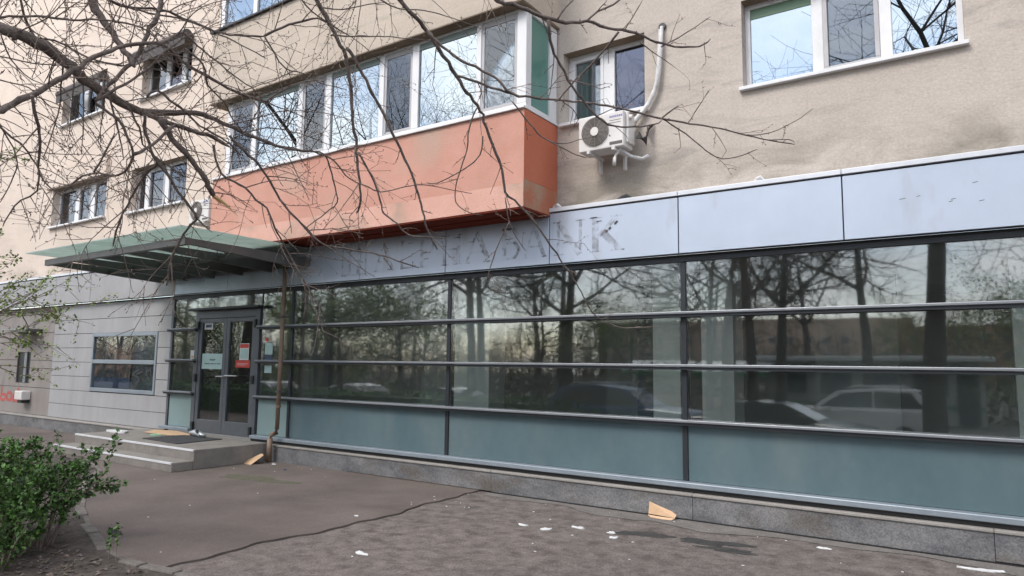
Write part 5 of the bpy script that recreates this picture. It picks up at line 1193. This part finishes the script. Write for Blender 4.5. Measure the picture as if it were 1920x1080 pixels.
def sprig(loc, h, seed, label):
    r = random.Random(seed); root = empty('sprig', loc, label=label, cat='plant', group='small leafy sprigs beside the kerb')
    sb, lb = MB(), MB(); pts = []
    for i in range(7):
        f = i/6; pts.append(Vector((.05*math.sin(f*2+seed), .03*f, h*f)))
    sb.tube(pts, [.004*(1-.6*i/6) for i in range(7)], 5)
    for p in pts[3:]:
        for _ in range(7): leaf(lb, p+rv(r)*.012, rv(r)+Vector((0,0,.3)), .034*r.uniform(.7,1.2), Vector((0,0,1))+rv(r)*.5, 0 if r.random()<.7 else 1)
    obj('stem', sb, M['twig'], root); obj('foliage', lb, LM, root, kind='stuff')
sprig((-5.70,-4.47,.016), .27, 3, 'taller leafy sprig rising beside the kerb right of the corner shrub')
sprig((-5.86,-4.47,.016), .20, 8, 'shorter leafy sprig just left of the taller one by the kerb')

# young tree with the first spring leaves, left edge
YT = empty('young_tree', (-7.85,-5.35,.016), label='slender young tree with sparse yellow green spring leaves at the left edge', cat='tree')
r = random.Random(77); sb, lb, tb = MB(), MB(), MB()
tpts = [Vector((0,0,-.02)),Vector((.02,.01,.7)),Vector((-.03,.03,1.4)),Vector((.02,.0,2.1)),Vector((.0,.05,2.9)),Vector((.05,.06,3.7))]
tb.tube(tpts, [.045,.04,.034,.028,.02,.008], 9)
def ybr(p, d, L, rad, depth):
    n = max(4, int(L/.07)); q = p.copy(); dd = d.normalized(); pts = [q.copy()]; rr = [rad]
    for i in range(n):
        dd = (dd + rv(r)*.15).normalized(); q = q + dd*L/n; pts.append(q.copy()); rr.append(rad*(1-.75*(i+1)/n))
        if depth and r.random() < .45: ybr(q, dd+rv(r)*.8, L*r.uniform(.3,.55), rad*.55, depth-1)
        if r.random() < .58:
            for _ in range(r.randint(2,5)): leaf(lb, q+rv(r)*.025, dd*.3+rv(r), .032*r.uniform(.6,1.3), Vector((0,0,1))+rv(r)*.6)
    sb.tube(pts, rr, 4)
for z in (1.5,1.62,1.75,1.85,1.95,2.05,2.2,2.35,2.55,2.8,3.1,3.3):
    for _ in range(2):
        a = r.uniform(-.7,2.0)
        ybr(Vector((0,.02,z)), Vector((math.cos(a),math.sin(a)*.9,.22)), r.uniform(.7,1.25) if z < 2.3 else r.uniform(.4,.75), .009, 2)
obj('trunk', tb, M['bark'], YT, smooth=True); obj('branches', sb, M['twig'], YT, kind='stuff'); obj('foliage', lb, M['leaf_spring'], YT, kind='stuff')

# ================================================================== across the street: seen mirrored in the glass
def make_bare_tree(seed, h, rtrunk, spread=1.0, leafy=0):
    r = random.Random(seed); tb, bb, lb = MB(), MB(), MB()
    def branch(p, d, L, rad, lvl):
        n = 5 if lvl < 2 else (3 if lvl < 4 else 2); q = p.copy(); dd = d.normalized(); pts = [q.copy()]; rr = [rad]
        kids = []
        for i in range(n):
            dd = (dd + rv(r)*(.16 if lvl else .05) + Vector((0,0,.05))).normalized(); q = q + dd*L/n; pts.append(q.copy()); rr.append(max(.004, rad*(1-.62*(i+1)/n)))
            if i >= (2 if lvl == 0 else 0):
                for _ in range({0:2,1:2,2:2,3:1}.get(lvl,0)): kids.append((q.copy(), dd.copy(), rr[-1], (i+1)/n))
        (tb if lvl == 0 else bb).tube(pts, rr, {0:10,1:6,2:4}.get(lvl,3), cap=lvl < 2)
        if leafy and lvl >= 3:
            for _ in range(leafy): leaf(lb, q+rv(r)*.15, rv(r), .11*r.uniform(.6,1.3), Vector((0,0,1))+rv(r)*.6)
        for (kp, kd, kr, f) in kids:
            s = kd.cross(rv(r))
            if s.length < .05: continue
            s.normalize()
            if lvl < 4: branch(kp, kd*r.uniform(.35,.8) + s*r.uniform(.7,1.1)*spread, L*r.uniform(.42,.68)*(1.15-.25*f), max(.005, kr*.62), lvl+1)
    branch(Vector((0,0,-.1)), Vector((.03,.02,1)), h, rtrunk, 0)
    return tb, bb, lb
def tree_root(loc, rz, label, parts_from=None, build=None, sc=1.0):
    root = empty('street_tree', loc, rz, label=label, cat='tree', group='trees across the street mirrored in the glass'); root.scale = (sc,sc,sc)
    if parts_from:
        for ch in parts_from.children: inst(ch, root)
    else:
        tb, bb, lb = build
        obj('trunk', tb, M['trunk'], root, smooth=True); obj('crown', bb, M['trunk'], root, kind='stuff')
        if lb.v: obj('foliage', lb, M['leaf_spring'], root, kind='stuff')
    return root
T1 = tree_root((-.95,-10.3,-.75), 0, 'large bare street tree mirrored in the right hand shop panes', build=make_bare_tree(41, 9.0, .27, 1.1))
T2 = tree_root((-11.3,-12.4,-.7), .6, 'forked bare tree mirrored in the middle shop panes', build=make_bare_tree(42, 8.2, .20, 1.2))
T3 = tree_root((-19.5,-13.5,-.7), 0, 'tree coming into leaf mirrored in the left shop panes', build=make_bare_tree(43, 4.2, .13, 1.15, leafy=3))
rr_ = random.Random(9)
spots = [(-15.2,-12.6,T2),(-24,-13,T3),(-29,-12.8,T1),(-6.5,-20.5,T1),(-3.5,-21.5,T2),(1.6,-20.5,T3),(-13,-21,T3),(-17,-22,T1),(-10,-22.8,T2),(-21,-21,T2),(-26,-22,T3),(4.8,-12.5,T2),(5.5,-23,T1),(9,-13,T1),
         (-8,-34,T1),(-14,-36,T2),(-20,-33,T3),(-2,-35,T3),(4,-34,T2),(-27,-36,T1),(10,-35,T1),(-34,-30,T2),(-40,-24,T1),(-33,-20,T3),(-36,-14,T2),(-18.5,-9.4,T3),(-27,-9.4,T3),(-33,-8.9,T3),(-41,-9.2,T3),(-47,-12,T3),(-55,-18,T1),(-48,-24,T3),(-60,-30,T2),(-5.6,-13.6,T2),(-22.5,-12.3,T2),(2.8,-12.6,T2)]
place = ['behind the white kiosk','beside the parked cars','at the edge of the hedge','in the park behind','near the market stalls']
for i, (x, y, src) in enumerate(spots):
    tree_root((x,y,-.72), rr_.uniform(0,6.28), 'bare street tree mirrored dimly among many others in the shop glass', parts_from=src, sc=rr_.uniform(.85,1.25) if src is not T3 else rr_.uniform(.8,1.05))

# clipped hedge on the near side
HG = empty('hedge', (-17,-6.3,0), label='low green hedge mirrored along the foot of the left shop panes', cat='hedge')
r = random.Random(31); lb = MB()
for i in range(9000):
    x, y, z = r.uniform(-8.6,8.6), r.uniform(-.45,.45), r.uniform(.05,.80)
    if r.random() < .6: y = math.copysign(.45 - abs(r.gauss(0,.05)), y)
    else: z = .80 - abs(r.gauss(0,.06)) + .05*math.sin(x*1.7)
    leaf(lb, Vector((x,y,z)), rv(r), .085, Vector((0,0,1))+rv(r)*.7)
obj('foliage', lb, M['hedge'], HG, kind='stuff')
obj('core', MB().box(-8.5,8.5,-.36,.36,-.02,.70), M['leaf_dark'], HG)

def car(loc, rz, paint, label, kind='sedan'):
    root = empty('parked_car', loc, rz, label=label, cat='car', group='cars parked across the street mirrored in the glass')
    if kind == 'suv':
        body = [(-2.25,.45),(-2.3,.75),(-2.2,1.02),(-1.0,1.10),(2.1,1.10),(2.28,.95),(2.3,.5),(2.2,.35),(-2.1,.35)]
        cab = [(-1.15,1.09),(-.45,1.62),(.6,1.72),(1.75,1.66),(2.15,1.09)]
    else:
        body = [(-2.2,.40),(-2.28,.62),(-2.1,.86),(-.9,.97),(1.6,1.0),(2.2,.98),(2.28,.6),(2.2,.33),(-2.1,.33)]
        cab = [(-1.05,.965),(-.25,1.38),(.5,1.45),(1.15,1.40),(1.95,.99)]
    W = .88
    b = MB().prism([(x,-W,z) for x,z in body], (0,2*W,0))
    obj('body', b, paint, root, bevel=.07)
    b = MB(); n = len(cab); top = max(z for _, z in cab); base = cab[0][1]
    def hw(z): return .80 - .16*(z-base)/(top-base)
    L_ = [(x,-hw(z),z) for x,z in cab]; R_ = [(x,hw(z),z) for x,z in cab]
    b.face(L_); b.face(R_[::-1])
    for i in range(n-1): b.face([L_[i+1],L_[i],R_[i],R_[i+1]])
    obj('cabin', b, paint, root)
    cx_ = sum(x for x,_ in cab)/n; g = MB()
    for sgn in (-1,1):
        ins = [(cx_+(x-cx_)*.86, base+.05+(z-base)*.80) for x,z in cab]
        half = [[p for p in ins if p[0] <= cx_] + [(cx_-.03, ins[2][1]), (cx_-.03, ins[0][1])], [(cx_+.03, ins[0][1]), (cx_+.03, ins[2][1])] + [p for p in ins if p[0] > cx_]]
        for h in half:
            if len(h) < 3: continue
            pts = [(x, sgn*(hw(z)+.006), z) for x,z in h]
            obj('side_window', MB().face(pts if sgn < 0 else pts[::-1]), M['carglass'], root)
    (xa,za),(xb,zb_) = cab[0], cab[1]
    obj('windscreen', MB().face([(xa+.08-.02,-hw(za)+.06,za+.06),(xb-.04-.02,-hw(zb_)+.05,zb_-.02),(xb-.04-.02,hw(zb_)-.05,zb_-.02),(xa+.08-.02,hw(za)-.06,za+.06)]), M['carglass'], root)
    (xa,za),(xb,zb_) = cab[-1], cab[-2]
    obj('rear_window', MB().face([(xa-.02,-hw(za)+.06,za+.06),(xa-.02,hw(za)-.06,za+.06),(xb+.06,hw(zb_)-.05,zb_-.03),(xb+.06,-hw(zb_)+.05,zb_-.03)]), M['carglass'], root)
    for x in (-1.4,1.4):
        for s in (-1,1):
            t = obj('wheel', MB().tube([(x,s*.70,.32),(x,s*.90,.32)], .32, 18), M['tyre'], root)
            obj('rim', MB().tube([(x,s*.895,.32),(x,s*.912,.32)], .19, 12), M['rim'], t)
    for s in (-1,1):
        obj('tail_light', MB().box(2.2,2.31,s*.74-.10,s*.74+.10,.72,.95), M['taillight'], root)
        obj('headlight', MB().box(-2.30,-2.15,s*.66-.15,s*.66+.15,.62,.76), M['headlight'], root)
        obj('door_mirror', MB().box(-.75,-.6,s*.94-.09,s*.94+.09,1.0,1.14), paint, root, bevel=.02)
    if kind == 'suv':
        for s in (-1,1): obj('roof_rail', MB().tube([(-.2,s*.58,1.70),(.0,s*.60,1.78),(1.3,s*.60,1.77),(1.5,s*.58,1.70)], .02, 6), M['rim'], root)
car((-3.4,-17.0,-.70), 0, M['carwhite'], 'white estate car with roof rails mirrored behind the dark car', 'suv')
car((-4.4,-11.6,-.70), math.pi, M['cardark'], 'dark car mirrored low in the right hand shop panes')
car((-9.2,-12.2,-.70), math.pi, M['carblue'], 'blue car mirrored in the middle shop panes', 'suv')
car((-21.3,-12.3,-.70), 0, M['carwhite'], 'white car mirrored above the hedge in the left panes')
car((-26.8,-12.3,-.70), 0, M['carsilver'], 'silver car mirrored beside the door')
car((-16.4,-12.1,-.70), 0, M['cardark'], 'dark car mirrored behind the hedge in the middle left panes')

K = empty('kiosk', (-4.2,-27.5,-.58), label='white single storey kiosk with wide windows mirrored at the right', cat='kiosk')
obj('wall', MB().box(-4.2,4.2,-2,1.6,0,2.5), M['kiosk'], K)
obj('roof', MB().box(-4.5,4.6,-2.3,2.2,2.5,2.72), M['kioskroof'], K, bevel=.05)
for i, x in enumerate((-3.0,-1.2,.6,2.4)):
    w = obj('window', MB().box(x-.7,x+.7,1.6,1.66,1.0,2.1), M['kiosk'], K); obj('pane', MB().box(x-.62,x+.62,1.66,1.68,1.08,2.02), M['farglass'], w)
obj('door', MB().box(3.3,4.0,1.6,1.66,.05,2.1), M['farglass'], K)
obj('trim_band', MB().box(-4.2,4.2,1.6,1.64,.62,.74), M['awning'], K)
for i, (x, lab) in enumerate(((-13.2,'market stall with a green awning and white top mirrored left of the middle'),(-9.6,'market stall with a green awning mirrored next to the kiosk'))):
    s = empty('market_stall', (x,-25.5,-.58), label=lab, cat='stall', group='market stalls mirrored in the glass')
    obj('canopy', MB().prism([(-1.7,-1.2,2.1),(-1.7,1.2,2.0),(-1.7,0,2.45)], (3.4,0,0)), M['kioskroof'], s)
    obj('valance', MB().box(-1.7,1.7,1.2,1.23,1.72,2.0), M['awning'], s)
    for px, py in ((-1.6,-1.1),(1.6,-1.1),(-1.6,1.1),(1.6,1.1)): obj('post', MB().box(px-.03,px+.03,py-.03,py+.03,0,2.05), M['steel'], s)
    obj('counter', MB().box(-1.5,1.5,.6,1.0,0,.85), M['flatwall'], s)

def block(loc, w, h, mat, label):
    bl = empty('apartment_block', loc, label=label, cat='building')
    obj('wall', MB().box(-w/2,w/2,-8,0,0,h), mat, bl)
    src = None
    nx, nz = int(w/3.2), int(h/2.9)
    for i in range(nx):
        for k in range(nz):
            x = -w/2 + 1.6 + i*3.2; z = 1.0 + k*2.9
            if src is None:
                src = obj('window', MB().box(-.75,.75,0,.05,0,1.35), M['pvc'], bl); pn = obj('pane', MB().box(-.68,.68,.05,.06,.07,1.28), M['farglass'], src); src.location = (x,0,z)
            else:
                c = inst(src, bl, (x,0,z)); inst(pn, c)
    return bl
block((-40,-130,-.7), 60, 11.5, M['flatwall'], 'long beige apartment block mirrored far behind the trees')
block((2,-125,-.7), 26, 9.5, M['flatwall2'], 'brick coloured apartment block mirrored far behind the kiosk')
block((38,-130,-.7), 40, 10.5, M['flatwall'], 'beige apartment block far off to the right, mirrored behind the street trees')

# the park beyond: a thicket of thin stems that reads as one brown haze
r = random.Random(99); tb = MB()
for i in range(2600):
    x, y = r.uniform(-120,45), r.uniform(-60,-29); h = r.uniform(2.2,5.2) * (1.25 if r.random() < .2 else 1)
    p = Vector((x,y,-.8)); d = Vector((r.gauss(0,.12),r.gauss(0,.12),1)); k = r.uniform(.02,.06)
    tb.tube([p, p+d*h*.5, p+d*h+rv(r)*.2], [k,k*.7,.012], 3, cap=False)
    for _ in range(9):
        f = r.uniform(.15,.95); q = p + d*h*f; u = Vector((r.gauss(0,1),r.gauss(0,1),r.uniform(.2,1.2))).normalized()*h*r.uniform(.12,.36)
        tb.tube([q, q+u], [k*.5,.010], 3, cap=False)
        tb.tube([q+u*.4, q+u*.4+Vector((r.gauss(0,.35),r.gauss(0,.35),r.uniform(.1,.7)))*h*.16], [k*.35,.008], 3, cap=False)
obj('park_thicket', tb, M['thicket'], kind='stuff')
lb = MB()
for i in range(26000):
    x, y = r.uniform(-120,45), r.uniform(-34,-28.8); h = 1.3 + .5*math.sin(x*.7) + .35*math.sin(x*1.9+1) + .3*math.sin(x*.23)
    leaf(lb, Vector((x,y,-.8+r.uniform(0,1)**.7*h)), rv(r), .30*r.uniform(.6,1.3), Vector((0,0,1))+rv(r)*.7)
obj('park_bushes', lb, M['parkbush'], kind='stuff')
